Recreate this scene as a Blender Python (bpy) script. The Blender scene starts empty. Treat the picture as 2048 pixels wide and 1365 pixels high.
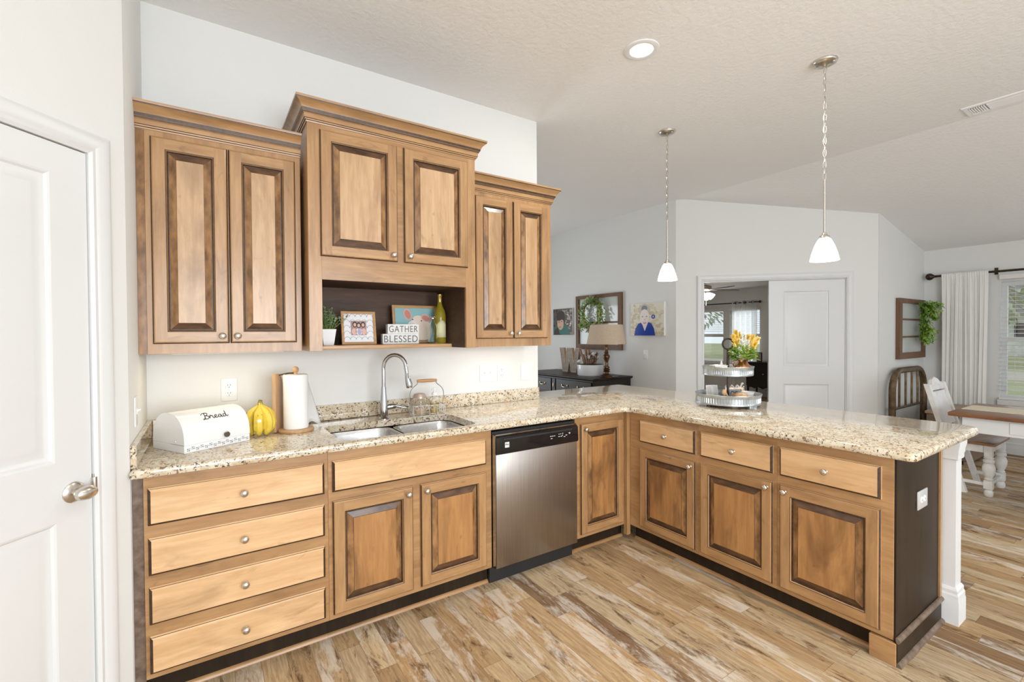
import bpy, bmesh, math, random
from mathutils import Vector, Matrix, noise
random.seed(7)
PI = math.pi
sc = bpy.context.scene
COL = sc.collection

# ------------------------------------------------------------------ camera, sky, daylight, exposure
cam_d = bpy.data.cameras.new('camera')
cam_d.sensor_width = 36.0
cam_d.lens = 930.81 / 2048 * 36.0
cam_d.clip_start = 0.05
cam_d.clip_end = 300
cam = bpy.data.objects.new('camera', cam_d)
COL.objects.link(cam)


def cam_matrix(x, y, z, yaw, pitch, roll):
    f = Vector((-math.sin(yaw) * math.cos(pitch), math.cos(yaw) * math.cos(pitch), math.sin(pitch)))
    r = Vector((math.cos(yaw), math.sin(yaw), 0))
    u = r.cross(f)
    r2 = math.cos(roll) * r + math.sin(roll) * u
    u2 = -math.sin(roll) * r + math.cos(roll) * u
    m = Matrix((r2, u2, -f)).transposed().to_4x4()
    m.translation = Vector((x, y, z))
    return m


cam.matrix_world = cam_matrix(1.08494, -2.87653, 1.42404, -0.584489, -0.0144226, -0.0060545)
sc.camera = cam

world = bpy.data.worlds.new('World')
sc.world = world
world.use_nodes = True
bgn = world.node_tree.nodes['Background']
bgn.inputs[0].default_value = (0.86, 0.93, 1.0, 1)
bgn.inputs[1].default_value = 1.15


def area_light(name, loc, rot, sx, sy, power, color=(1, 1, 1), shape='RECTANGLE'):
    l = bpy.data.lights.new(name, 'AREA')
    l.shape = shape
    l.size = sx
    if shape in ('RECTANGLE', 'ELLIPSE'):
        l.size_y = sy
    l.energy = power
    l.color = color
    o = bpy.data.objects.new(name, l)
    COL.objects.link(o)
    o.location = loc
    o.rotation_euler = rot
    return o


DAY = 1.0
# daylight through the windows; the rear ones are unseen, the foyer lamp is added
area_light('patio_daylight', (1.95, -6.05, 1.45), (PI / 2, 0, 0), 2.9, 1.8, 174 * DAY, (0.905, 0.965, 1.02))
area_light('living_daylight', (6.6, -6.05, 1.35), (PI / 2, 0, 0), 2.6, 1.8, 16 * DAY, (0.89, 0.965, 1.04))
area_light('dining_daylight', (8.80, -2.45, 1.35), (0, PI / 2, 0), 1.3, 1.8, 4 * DAY, (0.93, 0.97, 1.0))
area_light('foyer_fill', (3.9, 3.95, 1.1), (-PI / 2, 0, 0), 1.2, 1.8, 36 * DAY, (0.90, 0.965, 1.03))  # added fill with no window behind it, lifts the dresser wall
area_light('study_daylight', (11.38, 3.7, 1.4), (0, PI / 2, 0), 1.0, 1.7, 10 * DAY, (0.96, 0.98, 1.0))

sc.view_settings.view_transform = 'Standard'
sc.view_settings.look = 'None'
sc.view_settings.exposure = 0.0
sc.view_settings.gamma = 1.0
sc.view_settings.use_curve_mapping = False


# ------------------------------------------------------------------ mesh helpers
class B:
    def __init__(s):
        s.bm = bmesh.new()

    def box(s, x0, x1, y0, y1, z0, z1, m=0, bev=0.0, seg=1):
        v = [s.bm.verts.new((x, y, z)) for x in (x0, x1) for y in (y0, y1) for z in (z0, z1)]
        fs = [(0, 1, 3, 2), (4, 6, 7, 5), (0, 4, 5, 1), (2, 3, 7, 6), (0, 2, 6, 4), (1, 5, 7, 3)]
        ff = []
        for f in fs:
            a = s.bm.faces.new([v[i] for i in f])
            a.material_index = m
            ff.append(a)
        if bev > 0:
            es = list({e for f in ff for e in f.edges})
            r = bmesh.ops.bevel(s.bm, geom=es, offset=bev, segments=seg, profile=0.5, affect='EDGES')
            for f in r['faces']:
                f.material_index = m
        return s

    def poly(s, pts, m=0):
        f = s.bm.faces.new([s.bm.verts.new(p) for p in pts])
        f.material_index = m
        return f

    def rings(s, loops, m=0, cap0=True, cap1=True, closed=True, mats=None):
        """loops: list of equal-length point loops joined by quads"""
        vs = [[s.bm.verts.new(p) for p in lp] for lp in loops]
        n = len(vs[0])
        for i in range(len(vs) - 1):
            for j in range(n if closed else n - 1):
                k = (j + 1) % n
                f = s.bm.faces.new((vs[i][j], vs[i][k], vs[i + 1][k], vs[i + 1][j]))
                f.material_index = mats[i] if mats else m
        if cap0 and closed:
            f = s.bm.faces.new(list(reversed(vs[0])))
            f.material_index = mats[0] if mats else m
        if cap1 and closed:
            f = s.bm.faces.new(vs[-1])
            f.material_index = mats[-1] if mats else m
        return s

    def tube(s, path, r, seg=8, m=0, closed=False, radii=None, flat=1.0):
        P = [Vector(p) for p in path]
        n = len(P)
        up = None
        loops = []
        for i in range(n):
            if closed:
                t = P[(i + 1) % n] - P[i - 1]
            else:
                t = P[min(i + 1, n - 1)] - P[max(i - 1, 0)]
            t.normalize()
            if up is None:
                a = Vector((0, 0, 1)) if abs(t.z) < 0.9 else Vector((1, 0, 0))
                up = (a - t * a.dot(t)).normalized()
            else:
                up = (up - t * up.dot(t))
                up.normalize()
            w = t.cross(up)
            rr = radii[i] if radii else r
            loops.append([P[i] + (up * math.cos(q) + w * math.sin(q) * flat) * rr for q in [2 * PI * k / seg for k in range(seg)]])
        if closed:
            loops.append(loops[0])
            vs = [[s.bm.verts.new(p) for p in lp] for lp in loops[:-1]]
            for i in range(n):
                for j in range(seg):
                    k = (j + 1) % seg
                    f = s.bm.faces.new((vs[i][j], vs[i][k], vs[(i + 1) % n][k], vs[(i + 1) % n][j]))
                    f.material_index = m
            return s
        return s.rings(loops, m)

    def cyl(s, p0, p1, r0, r1=None, seg=16, m=0):
        return s.tube([p0, p1], r0, seg, m, radii=[r0, r0 if r1 is None else r1])

    def lathe(s, prof, c=(0, 0, 0), seg=24, m=0, axis='z', ex=1.0, ey=1.0, mats=None):
        loops = []
        for r, h in prof:
            lp = []
            for k in range(seg):
                q = 2 * PI * k / seg
                a, b = r * math.cos(q) * ex, r * math.sin(q) * ey
                p = {'z': (a, b, h), 'y': (a, h, b), 'x': (h, a, b)}[axis]
                lp.append((p[0] + c[0], p[1] + c[1], p[2] + c[2]))
            loops.append(lp)
        if axis == 'y':
            loops = [list(reversed(l)) for l in loops]
        return s.rings(loops, m, mats=mats)

    def sph(s, c, r, m=0, seg=14, n=9):
        rx, ry, rz = r if isinstance(r, (tuple, list)) else (r, r, r)
        loops = []
        for i in range(1, n):
            a = -PI / 2 + PI * i / n
            loops.append([(c[0] + rx * math.cos(a) * math.cos(2 * PI * k / seg), c[1] + ry * math.cos(a) * math.sin(2 * PI * k / seg), c[2] + rz * math.sin(a)) for k in range(seg)])
        return s.rings(loops, m)

    def prism(s, pts, a0, a1, axis='z', m=0, bev=0.0):
        def P(p, h):
            return {'z': (p[0], p[1], h), 'y': (p[0], h, p[1]), 'x': (h, p[0], p[1])}[axis]
        n0 = len(s.bm.faces)
        s.rings([[P(p, a0) for p in pts], [P(p, a1) for p in pts]], m)
        if bev > 0:
            s.bm.faces.ensure_lookup_table()
            ff = s.bm.faces[n0:]
            es = list({e for f in (ff[-1], ff[-2]) for e in f.edges})
            r = bmesh.ops.bevel(s.bm, geom=es, offset=bev, segments=2, profile=0.5, affect='EDGES')
            for f in r['faces']:
                f.material_index = m
        return s

    def sweep(s, path, prof, fn, m=0, closed=False, mats=None):
        """path 2D (u,v); profile (out, w); outward is to the right of travel; fn(u,v,w)->xyz; mitred corners"""
        n = len(path)
        loops = []
        for i in range(n):
            ds = []
            if i > 0 or closed:
                ds.append((Vector(path[i]) - Vector(path[i - 1])).normalized())
            if i < n - 1 or closed:
                ds.append((Vector(path[(i + 1) % n]) - Vector(path[i])).normalized())
            ns = [Vector((d.y, -d.x)) for d in ds]
            mm = sum(ns, Vector((0, 0)))
            mm.normalize()
            k = 1.0 / max(0.2, mm.dot(ns[0]))
            loops.append([fn(path[i][0] + mm.x * o * k, path[i][1] + mm.y * o * k, w) for o, w in prof])
        if closed:
            loops.append(loops[0])
            vs = [[s.bm.verts.new(p) for p in lp] for lp in loops[:-1]]
            for i in range(n):
                for j in range(len(prof)):
                    k = (j + 1) % len(prof)
                    f = s.bm.faces.new((vs[i][j], vs[i][k], vs[(i + 1) % n][k], vs[(i + 1) % n][j]))
                    f.material_index = mats[j] if mats else m
            return s
        vs = [[s.bm.verts.new(p) for p in lp] for lp in loops]
        for i in range(n - 1):
            for j in range(len(prof)):
                k = (j + 1) % len(prof)
                f = s.bm.faces.new((vs[i][j], vs[i][k], vs[i + 1][k], vs[i + 1][j]))
                f.material_index = mats[j] if mats else m
        for lp in (list(reversed(vs[0])), vs[-1]):
            f = s.bm.faces.new(lp)
            f.material_index = m
        return s

    def leaf(s, p, d, up, L, W, m=0, bend=0.15):
        """one leaf as two folded quads"""
        p = Vector(p); d = Vector(d).normalized()
        w = d.cross(Vector(up))
        if w.length < 1e-3:
            w = d.cross(Vector((1, 0.3, 0.2)))
        w.normalize()
        u = w.cross(d)
        a = s.bm.verts.new(p)
        c = s.bm.verts.new(p + d * L - u * L * bend)
        mid = s.bm.verts.new(p + d * L * 0.5 - u * W * 0.15)
        l = s.bm.verts.new(p + d * L * 0.45 + w * W * 0.5 + u * W * 0.12)
        r = s.bm.verts.new(p + d * L * 0.45 - w * W * 0.5 + u * W * 0.12)
        for t in ((a, mid, l), (mid, c, l), (a, r, mid), (mid, r, c)):
            f = s.bm.faces.new(t)
            f.material_index = m
        return s

    def xf(s, M):
        s.bm.transform(M)
        return s

    def mesh(s, name, mats, smooth=35):
        bmesh.ops.recalc_face_normals(s.bm, faces=s.bm.faces)
        me = bpy.data.meshes.new(name)
        s.bm.to_mesh(me)
        s.bm.free()
        for m in (mats if isinstance(mats, (list, tuple)) else [mats]):
            me.materials.append(m)
        if smooth:
            for p in me.polygons:
                p.use_smooth = True
            me.set_sharp_from_angle(angle=math.radians(smooth))
        return me

    def put(s, name, mats, parent=None, loc=(0, 0, 0), rot=(0, 0, 0), smooth=35):
        return O(name, s.mesh(name, mats, smooth), parent, loc, rot)


def O(name, me, parent=None, loc=(0, 0, 0), rot=(0, 0, 0)):
    o = bpy.data.objects.new(name, me)
    COL.objects.link(o)
    o.parent = parent
    o.location = loc
    o.rotation_euler = rot
    return o


def thing(name, label, cat, loc=(0, 0, 0), rz=0.0, group=None, rot=None):
    o = bpy.data.objects.new(name, None)
    o.empty_display_size = 0.05
    COL.objects.link(o)
    o.location = loc
    o.rotation_euler = rot or (0, 0, rz)
    return tag(o, label, cat, group)


def tag(o, label, cat, group=None):
    o['label'] = label
    o['category'] = cat
    if group:
        o['group'] = group
    return o


def struct(o, label=None, cat=None):
    o['kind'] = 'structure'
    if label:
        o['label'] = label
    if cat:
        o['category'] = cat
    return o


def spline(pts, n=8, closed=False):
    P = [Vector(p) for p in pts]
    out = []
    N = len(P)
    rng = range(N if closed else N - 1)
    for i in rng:
        p0 = P[(i - 1) % N] if closed or i > 0 else P[0]
        p1, p2 = P[i], P[(i + 1) % N]
        p3 = P[(i + 2) % N] if closed or i + 2 < N else P[-1]
        for k in range(n):
            t = k / n
            out.append(0.5 * ((2 * p1) + (p2 - p0) * t + (2 * p0 - 5 * p1 + 4 * p2 - p3) * t * t + (3 * p1 - p0 - 3 * p2 + p3) * t ** 3))
    if not closed:
        out.append(P[-1])
    return out


def text_mesh(txt, size, depth, name='lettering', spacing=1.0):
    cu = bpy.data.curves.new(name, 'FONT')
    cu.body = txt
    cu.size = size
    cu.extrude = depth
    cu.space_character = spacing
    cu.align_x = 'CENTER'
    cu.align_y = 'CENTER'
    o = bpy.data.objects.new(name, cu)
    COL.objects.link(o)
    dg = bpy.context.evaluated_depsgraph_get()
    me = bpy.data.meshes.new_from_object(o.evaluated_get(dg))
    me.name = name
    bpy.data.objects.remove(o)
    bpy.data.curves.remove(cu)
    return me


# ------------------------------------------------------------------ material helpers
class G:
    def __init__(s, name):
        s.mat = bpy.data.materials.new(name)
        s.mat.use_nodes = True
        s.nt = s.mat.node_tree
        s.b = s.nt.nodes['Principled BSDF']

    def n(s, typ, ins=None, out=0, **at):
        nd = s.nt.nodes.new(typ)
        for k, v in at.items():
            setattr(nd, k, v)
        for k, v in (ins or {}).items():
            s.set(nd, k, v)
        return nd.outputs[out]

    def set(s, nd, k, v):
        i = nd.inputs[k]
        if isinstance(v, bpy.types.NodeSocket):
            s.nt.links.new(v, i)
        else:
            i.default_value = v

    def p(s, **kw):
        for k, v in kw.items():
            s.set(s.b, k.replace('_', ' '), v)
        return s

    def math(s, op, a, b=0.0, c=0.0):
        return s.n('ShaderNodeMath', {0: a, 1: b, 2: c}, operation=op)

    def mix(s, f, a, b, mode='MIX'):
        nd = s.nt.nodes.new('ShaderNodeMix')
        nd.data_type = 'RGBA'
        nd.blend_type = mode
        s.set(nd, 0, f)
        s.set(nd, 6, a if not isinstance(a, tuple) else c4(a))
        s.set(nd, 7, b if not isinstance(b, tuple) else c4(b))
        return nd.outputs[2]

    def ramp(s, f, stops):
        nd = s.nt.nodes.new('ShaderNodeValToRGB')
        e = nd.color_ramp.elements
        while len(e) < len(stops):
            e.new(0.5)
        for el, (p, c) in zip(e, stops):
            el.position = p
            el.color = c4(c) if isinstance(c, tuple) else (c, c, c, 1)
        s.set(nd, 0, f)
        return nd.outputs[0]

    def noise(s, vec, scale, detail=3, rough=0.55, dist=0.0):
        return s.n('ShaderNodeTexNoise', {'Vector': vec, 'Scale': scale, 'Detail': detail, 'Roughness': rough, 'Distortion': dist})

    def coord(s, scale=(1, 1, 1), rnd=True):
        o = s.n('ShaderNodeTexCoord', out=3)
        if rnd:
            r = s.n('ShaderNodeObjectInfo', out=5)
            r = s.math('MULTIPLY', r, 37.0)
            o = s.n('ShaderNodeVectorMath', {0: o, 1: r}, operation='ADD')
        return s.n('ShaderNodeMapping', {'Vector': o, 'Scale': scale})

    def bump(s, h, strength=0.1, dist=0.01):
        s.set(s.b, 'Normal', s.n('ShaderNodeBump', {'Height': h, 'Strength': strength, 'Distance': dist}))
        return s


def c4(c):
    return (c[0], c[1], c[2], 1.0)


def sr(r, g, b):
    f = lambda v: (v / 255 / 12.92) if v <= 10 else ((v / 255 + 0.055) / 1.055) ** 2.4
    return (f(r), f(g), f(b))


def plain(name, col, rough=0.5, metal=0.0, **kw):
    g = G(name)
    g.p(Base_Color=c4(col), Roughness=rough, Metallic=metal)
    for k, v in kw.items():
        g.p(**{k: v})
    return g.mat


def varied(name, c0, c1, scale=20, rough=0.5, metal=0.0, bump=0.0, stretch=(1, 1, 1), detail=3):
    g = G(name)
    v = g.coord(stretch)
    n = g.noise(v, scale, detail)
    g.p(Base_Color=g.ramp(n, [(0.3, c0), (0.7, c1)]), Roughness=rough, Metallic=metal)
    if bump:
        g.bump(n, bump, 0.004)
    return g.mat


def wood(name, light, mid, dark, axis, cloud=0.5, rough=0.36, coat=0.35):
    """stained maple: fine grain along axis plus soft darker glaze clouds that differ from board to board"""
    g = G(name)
    st = {'x': (0.10, 1, 1), 'y': (1, 0.10, 1), 'z': (1, 1, 0.10)}[axis]
    v = g.coord(st)
    grain = g.noise(v, 55, 5, 0.62, 0.4)
    wide = g.noise(v, 13, 3, 0.6, 0.8)
    c = g.ramp(wide, [(0.25, mid), (0.72, light)])
    c = g.mix(g.math('MULTIPLY', g.ramp(grain, [(0.42, 1.0), (0.62, 0.0)]), 0.22), c, mid, 'MULTIPLY')
    v2 = g.coord({'x': (0.35, 1, 1), 'y': (1, 0.35, 1), 'z': (1, 1, 0.35)}[axis])
    cl = g.noise(v2, 6.5, 4, 0.6, 0.6)
    c = g.mix(g.math('MULTIPLY', g.ramp(cl, [(0.50, 0.0), (0.72, 1.0)]), cloud), c, dark)
    knot = g.noise(v2, 19, 2, 0.5, 1.5)
    c = g.mix(g.math('MULTIPLY', g.ramp(knot, [(0.66, 0.0), (0.76, 1.0)]), 0.35), c, dark)
    g.p(Base_Color=c, Roughness=rough, Coat_Weight=coat, Coat_Roughness=0.18)
    g.bump(grain, 0.03, 0.002)
    return g.mat


def paint(name, col, rough=0.6, scale=140, strength=0.12, dist=0.004):
    g = G(name)
    o = g.n('ShaderNodeTexCoord', out=3)
    n = g.noise(o, scale, 3, 0.6)
    g.p(Base_Color=c4(col), Roughness=rough)
    g.bump(n, strength, dist)
    return g.mat


def emit(name, col, strength, base=(0.9, 0.9, 0.9)):
    g = G(name)
    g.p(Base_Color=c4(base), Roughness=0.4, Emission_Color=c4(col), Emission_Strength=strength)
    return g.mat


# ------------------------------------------------------------------ materials
WL, WM, WD = (0.66, 0.440, 0.255), (0.50, 0.305, 0.150), (0.14, 0.068, 0.028)
M = {}
M['woodV'] = wood('maple_vertical', WL, WM, WD, 'z', 0.5)
M['woodH'] = wood('maple_horizontal', WL, WM, WD, 'x', 0.45)
M['frameV'] = wood('maple_frame_vertical', (0.54, 0.320, 0.145), (0.40, 0.220, 0.092), (0.12, 0.057, 0.023), 'z', 0.45)
M['frameH'] = wood('maple_frame_horizontal', (0.54, 0.320, 0.145), (0.40, 0.220, 0.092), (0.12, 0.057, 0.023), 'x', 0.45)
M['drawer'] = wood('maple_drawer', (0.84, 0.57, 0.32), (0.67, 0.415, 0.20), (0.30, 0.15, 0.055), 'x', 0.42)
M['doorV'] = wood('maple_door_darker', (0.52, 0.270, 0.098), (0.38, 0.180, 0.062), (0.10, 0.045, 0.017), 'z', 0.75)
M['glaze'] = varied('dark_glaze', (0.030, 0.016, 0.009), (0.085, 0.042, 0.020), 60, 0.4)
M['bevel'] = varied('glazed_bevel', (0.13, 0.062, 0.024), (0.42, 0.22, 0.088), 26, 0.25, stretch=(1, 1, 0.4))
M['bevelD'] = varied('glazed_dark_bevel', (0.045, 0.022, 0.011), (0.15, 0.072, 0.033), 26, 0.25, stretch=(0.4, 1, 1))
M['bead'] = varied('worn_bead', (0.10, 0.065, 0.045), (0.24, 0.17, 0.125), 30, 0.4)
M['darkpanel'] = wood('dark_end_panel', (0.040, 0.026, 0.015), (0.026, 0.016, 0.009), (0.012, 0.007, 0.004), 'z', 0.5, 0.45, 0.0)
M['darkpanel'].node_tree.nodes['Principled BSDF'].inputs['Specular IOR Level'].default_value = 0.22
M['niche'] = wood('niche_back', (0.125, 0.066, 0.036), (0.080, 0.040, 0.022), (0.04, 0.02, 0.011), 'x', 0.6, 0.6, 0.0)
M['nickel'] = varied('brushed_nickel', (0.62, 0.58, 0.53), (0.72, 0.69, 0.64), 80, 0.28, 1.0)
M['chrome'] = plain('chrome', (0.50, 0.51, 0.53), 0.07, 1.0)
M['wall'] = paint('wall_paint', (0.785, 0.785, 0.765))
M['ceil'] = paint('ceiling_texture', (0.91, 0.905, 0.895), 0.8, 38, 0.35, 0.012)
M['white'] = plain('white_trim', (0.76, 0.765, 0.765), 0.35)
M['whitep'] = plain('white_plastic', (0.88, 0.88, 0.87), 0.3)
M['black'] = plain('black_gloss', (0.012, 0.012, 0.013), 0.12)
M['blackm'] = plain('black_matte', (0.02, 0.02, 0.02), 0.55)
M['bronze'] = varied('dark_bronze', (0.035, 0.024, 0.018), (0.07, 0.05, 0.035), 40, 0.35, 0.7)
M['glass'] = None


def glass(name, col=(1, 1, 1), rough=0.0, ior=1.45):
    g = G(name)
    g.p(Base_Color=c4(col), Roughness=rough, Transmission_Weight=1.0, IOR=ior)
    return g.mat


M['glass'] = glass('clear_glass', (0.97, 0.99, 0.98), 0.0, 1.2)


def granite():
    g = G('granite')
    v = g.coord((1, 1, 1), rnd=False)
    n1 = g.noise(v, 9, 4, 0.6, 1.2)
    c = g.ramp(n1, [(0.28, sr(198, 184, 158)), (0.5, sr(220, 209, 186)), (0.72, sr(230, 224, 210))])
    vs = g.n('ShaderNodeMapping', {'Vector': v, 'Scale': (1.0, 0.35, 1.0), 'Rotation': (0, 0, 0.5)})
    n2 = g.noise(vs, 38, 4, 0.65, 1.0)
    c = g.mix(g.math('MULTIPLY', g.ramp(n2, [(0.52, 0.0), (0.64, 1.0)]), 0.6), c, sr(186, 156, 116))
    n3 = g.noise(v, 62, 3, 0.6, 0.8)
    c = g.mix(g.math('MULTIPLY', g.ramp(n3, [(0.575, 0.0), (0.62, 1.0)]), 0.9), c, sr(112, 78, 52))
    n4 = g.noise(v, 105, 2, 0.5, 0.3)
    c = g.mix(g.math('MULTIPLY', g.ramp(n4, [(0.615, 0.0), (0.65, 1.0)]), 0.9), c, sr(40, 30, 24))
    n5 = g.noise(vs, 20, 3, 0.6, 1.6)
    c = g.mix(g.math('MULTIPLY', g.ramp(n5, [(0.58, 0.0), (0.68, 1.0)]), 0.55), c, sr(206, 164, 110))
    g.p(Base_Color=c, Roughness=0.07, Specular_IOR_Level=0.6, Coat_Weight=0.3, Coat_Roughness=0.03)
    return g.mat


M['granite'] = granite()


def floor_mat():
    g = G('plank_floor')
    o = g.n('ShaderNodeTexCoord', out=3)
    sp = g.nt.nodes.new('ShaderNodeSeparateXYZ')
    g.nt.links.new(o, sp.inputs[0])
    x, y = sp.outputs[0], sp.outputs[1]
    W, L = 0.098, 0.92
    xi = g.math('FLOOR', g.math('DIVIDE', x, W))
    rw = g.n('ShaderNodeTexWhiteNoise', {'W': xi}, noise_dimensions='1D')
    yo = g.math('ADD', y, g.math('MULTIPLY', rw, 3.7))
    ll = g.math('ADD', L * 0.75, g.math('MULTIPLY', rw, 0.45))
    yi = g.math('FLOOR', g.math('DIVIDE', yo, ll))
    cmb = g.n('ShaderNodeCombineXYZ', {0: xi, 1: yi, 2: 3.0})
    wn = g.n('ShaderNodeTexWhiteNoise', {'Vector': cmb}, noise_dimensions='3D')
    wc = g.n('ShaderNodeTexWhiteNoise', {'Vector': cmb}, out=1, noise_dimensions='3D')
    base = g.ramp(wn, [(0.0, sr(140, 110, 80)), (0.10, sr(184, 156, 118)), (0.25, sr(202, 176, 138)), (0.40, sr(178, 147, 107)),
                       (0.55, sr(196, 177, 146)), (0.70, sr(192, 162, 121)), (0.82, sr(130, 103, 77)), (0.88, sr(208, 186, 150)), (1.0, sr(184, 146, 100))])
    off = g.n('ShaderNodeVectorMath', {0: wc, 1: (40.0, 40.0, 40.0)}, operation='MULTIPLY')
    pv = g.n('ShaderNodeVectorMath', {0: o, 1: off}, operation='ADD')
    sv = g.n('ShaderNodeMapping', {'Vector': pv, 'Scale': (1, 0.07, 1)})
    gr = g.noise(sv, 95, 5, 0.65, 0.5)
    c = g.mix(g.math('MULTIPLY', g.ramp(gr, [(0.40, 1.0), (0.60, 0.0)]), 0.38), base, sr(150, 112, 78), 'MULTIPLY')
    # weathered dark streaks and worn white paint, as printed on the vinyl
    sv2 = g.n('ShaderNodeMapping', {'Vector': pv, 'Scale': (1, 0.22, 1)})
    dk = g.noise(sv2, 15, 8, 0.8, 0.5)
    c = g.mix(g.math('MULTIPLY', g.ramp(dk, [(0.54, 0.0), (0.63, 1.0)]), 0.9), c, sr(92, 66, 44))
    wt = g.noise(sv2, 14, 6, 0.75, 0.4)
    sel = g.math('GREATER_THAN', g.n('ShaderNodeSeparateXYZ', {0: wc}), 0.60)
    c = g.mix(g.math('MULTIPLY', g.math('MULTIPLY', g.ramp(wt, [(0.47, 0.0), (0.58, 1.0)]), sel), 0.62), c, sr(222, 214, 202))
    fx = g.math('ABSOLUTE', g.math('SUBTRACT', g.math('FRACT', g.math('DIVIDE', x, W)), 0.5))
    fy = g.math('ABSOLUTE', g.math('SUBTRACT', g.math('FRACT', g.math('DIVIDE', yo, ll)), 0.5))
    gx = g.math('GREATER_THAN', fx, 0.487)
    gy = g.math('GREATER_THAN', fy, 0.4985)
    gap = g.math('MULTIPLY', g.math('MAXIMUM', gx, gy), 0.45)
    c = g.mix(gap, c, sr(80, 58, 42))
    g.p(Base_Color=c, Roughness=g.ramp(gr, [(0.3, 0.66), (0.7, 0.52)]), Specular_IOR_Level=0.14)
    g.bump(gr, 0.08, 0.002)
    return g.mat


M['floor'] = floor_mat()

# ------------------------------------------------------------------ the room
H = 3.045
struct(B().box(-0.2, 11.6, -6.3, 5.8, -0.1, 0.0).put('floor', M['floor']))

c = B()
c.box(-0.2, 5.95, -6.3, 5.8, H, H + 0.1)
sl = (3.045 - 2.464) / (8.87 - 5.95)
c.prism([(5.95, H), (9.0, H - sl * 3.05), (9.0, H - sl * 3.05 + 0.1), (5.95, H + 0.1)], -6.3, 0.85, 'y')
struct(c.put('ceiling', M['ceil'], smooth=0))
struct(B().prism([(6.0, 0.80), (6.09, 0.70), (7.50, -0.71), (11.6, -0.71), (11.6, 5.8), (6.0, 5.8)], 2.44, 2.54).put('ceiling', M['ceil'], smooth=0))

wb = B().box(0.73, 3.225, 0.0, 0.12, 0, H)
struct(wb.put('wall_back', M['wall']))
struct(B().prism([(0.849, 0.0), (0.849, -0.655), (0.80, -0.7094), (0.729, -0.64), (0.729, 0.0)], 0, H).put('wall_left', M['wall'], smooth=60))

# pantry wall, turned 42 degrees; local x runs towards the sink wall corner, local y into the pantry
PA = math.radians(48)
PO = (0.849, -0.655, 0)
pw = B()
pw.box(-0.137, 0.0, 0, 0.11, 0, H)
pw.box(-0.847, -0.137, 0, 0.11, 2.055, H)
pw.box(-1.35, -0.847, 0, 0.11, 0, H)
struct(pw.put('wall_pantry', M['wall'], loc=PO, rot=(0, 0, PA)))
CASE = [(0, 0), (0, -0.012), (0.010, -0.018), (0.022, -0.014), (0.034, -0.020), (0.060, -0.022), (0.070, -0.017), (0.070, 0)]


def casing(x0, x1, zt):
    # opening from x0 to x1, top zt; board sits outside the opening, towards -y
    return B().sweep([(x1, 0), (x1, zt), (x0, zt), (x0, 0)], CASE, lambda u, v, w: (u, w, v))


struct(casing(-0.837, -0.137, 2.047).put('trim_1', M['white'], loc=PO, rot=(0, 0, PA)))
j = B().box(-0.1375, -0.130, 0.0, 0.11, 0, 2.05).box(-0.847, -0.837, 0.0, 0.11, 0, 2.05).box(-0.847, -0.13, 0.0, 0.11, 2.047, 2.056)
jo = struct(j.put('trim_2', M['white'], loc=PO, rot=(0, 0, PA)))
B().box(-0.1385, -0.1365, -0.012, 0.03, 0.885, 0.955).cyl((-0.1375, -0.012, 0.895), (-0.1375, -0.012, 0.945), 0.008, seg=10).put('strike_plate', M['nickel'], jo)


def panel_door(w, h, t, panels, name, mat, parent=None, loc=(0, 0, 0), rot=(0, 0, 0)):
    """moulded door, front face at y=-t; panels share one column"""
    b = B()
    x0, x1 = panels[0][0], panels[0][1]
    b.box(0, w, -t + 0.012, 0, 0, h)
    zs = [0] + [z for p in panels for z in (p[2], p[3])] + [h]

    def slab(a, bb, z0, z1):
        b.box(a, bb, -t, -t + 0.0125, z0, z1)
    slab(0, x0, 0, h)
    slab(x1, w, 0, h)
    for i in range(0, len(zs), 2):
        slab(x0, x1, zs[i], zs[i + 1])
    for (a, c_, z0, z1) in panels:
        prof = [(0.0, -t), (0.006, -t + 0.002), (0.012, -t + 0.008), (0.020, -t + 0.0105), (0.026, -t + 0.0105), (0.046, -t + 0.004), (0.052, -t + 0.003)]
        lp = [[(a + i, y, z0 + i), (c_ - i, y, z0 + i), (c_ - i, y, z1 - i), (a + i, y, z1 - i)] for i, y in prof]
        b.rings(lp, cap0=False)
    return b.put(name, mat, parent, loc, rot, smooth=25)


d1 = struct(panel_door(0.694, 2.035, 0.04, [(0.12, 0.584, 0.19, 0.822), (0.12, 0.584, 1.013, 1.94)], 'door_1', M['white'],
                       loc=(PO[0] - 0.834 * math.cos(PA) - 0.036 * math.sin(PA), PO[1] - 0.834 * math.sin(PA) + 0.036 * math.cos(PA), 0.008), rot=(0, 0, PA)))
k = B().lathe([(0.0, 0.0), (0.033, 0.0), (0.034, -0.005), (0.028, -0.011), (0.013, -0.014), (0.011, -0.030), (0.014, -0.034)], axis='y')
k.lathe([(0.001, -0.030), (0.014, -0.031), (0.024, -0.040), (0.0275, -0.050), (0.025, -0.061), (0.016, -0.069), (0.001, -0.072)], axis='y', ex=1.25, ey=0.85)
k.put('door_knob', M['nickel'], d1, (0.634, -0.04, 0.905))

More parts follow.
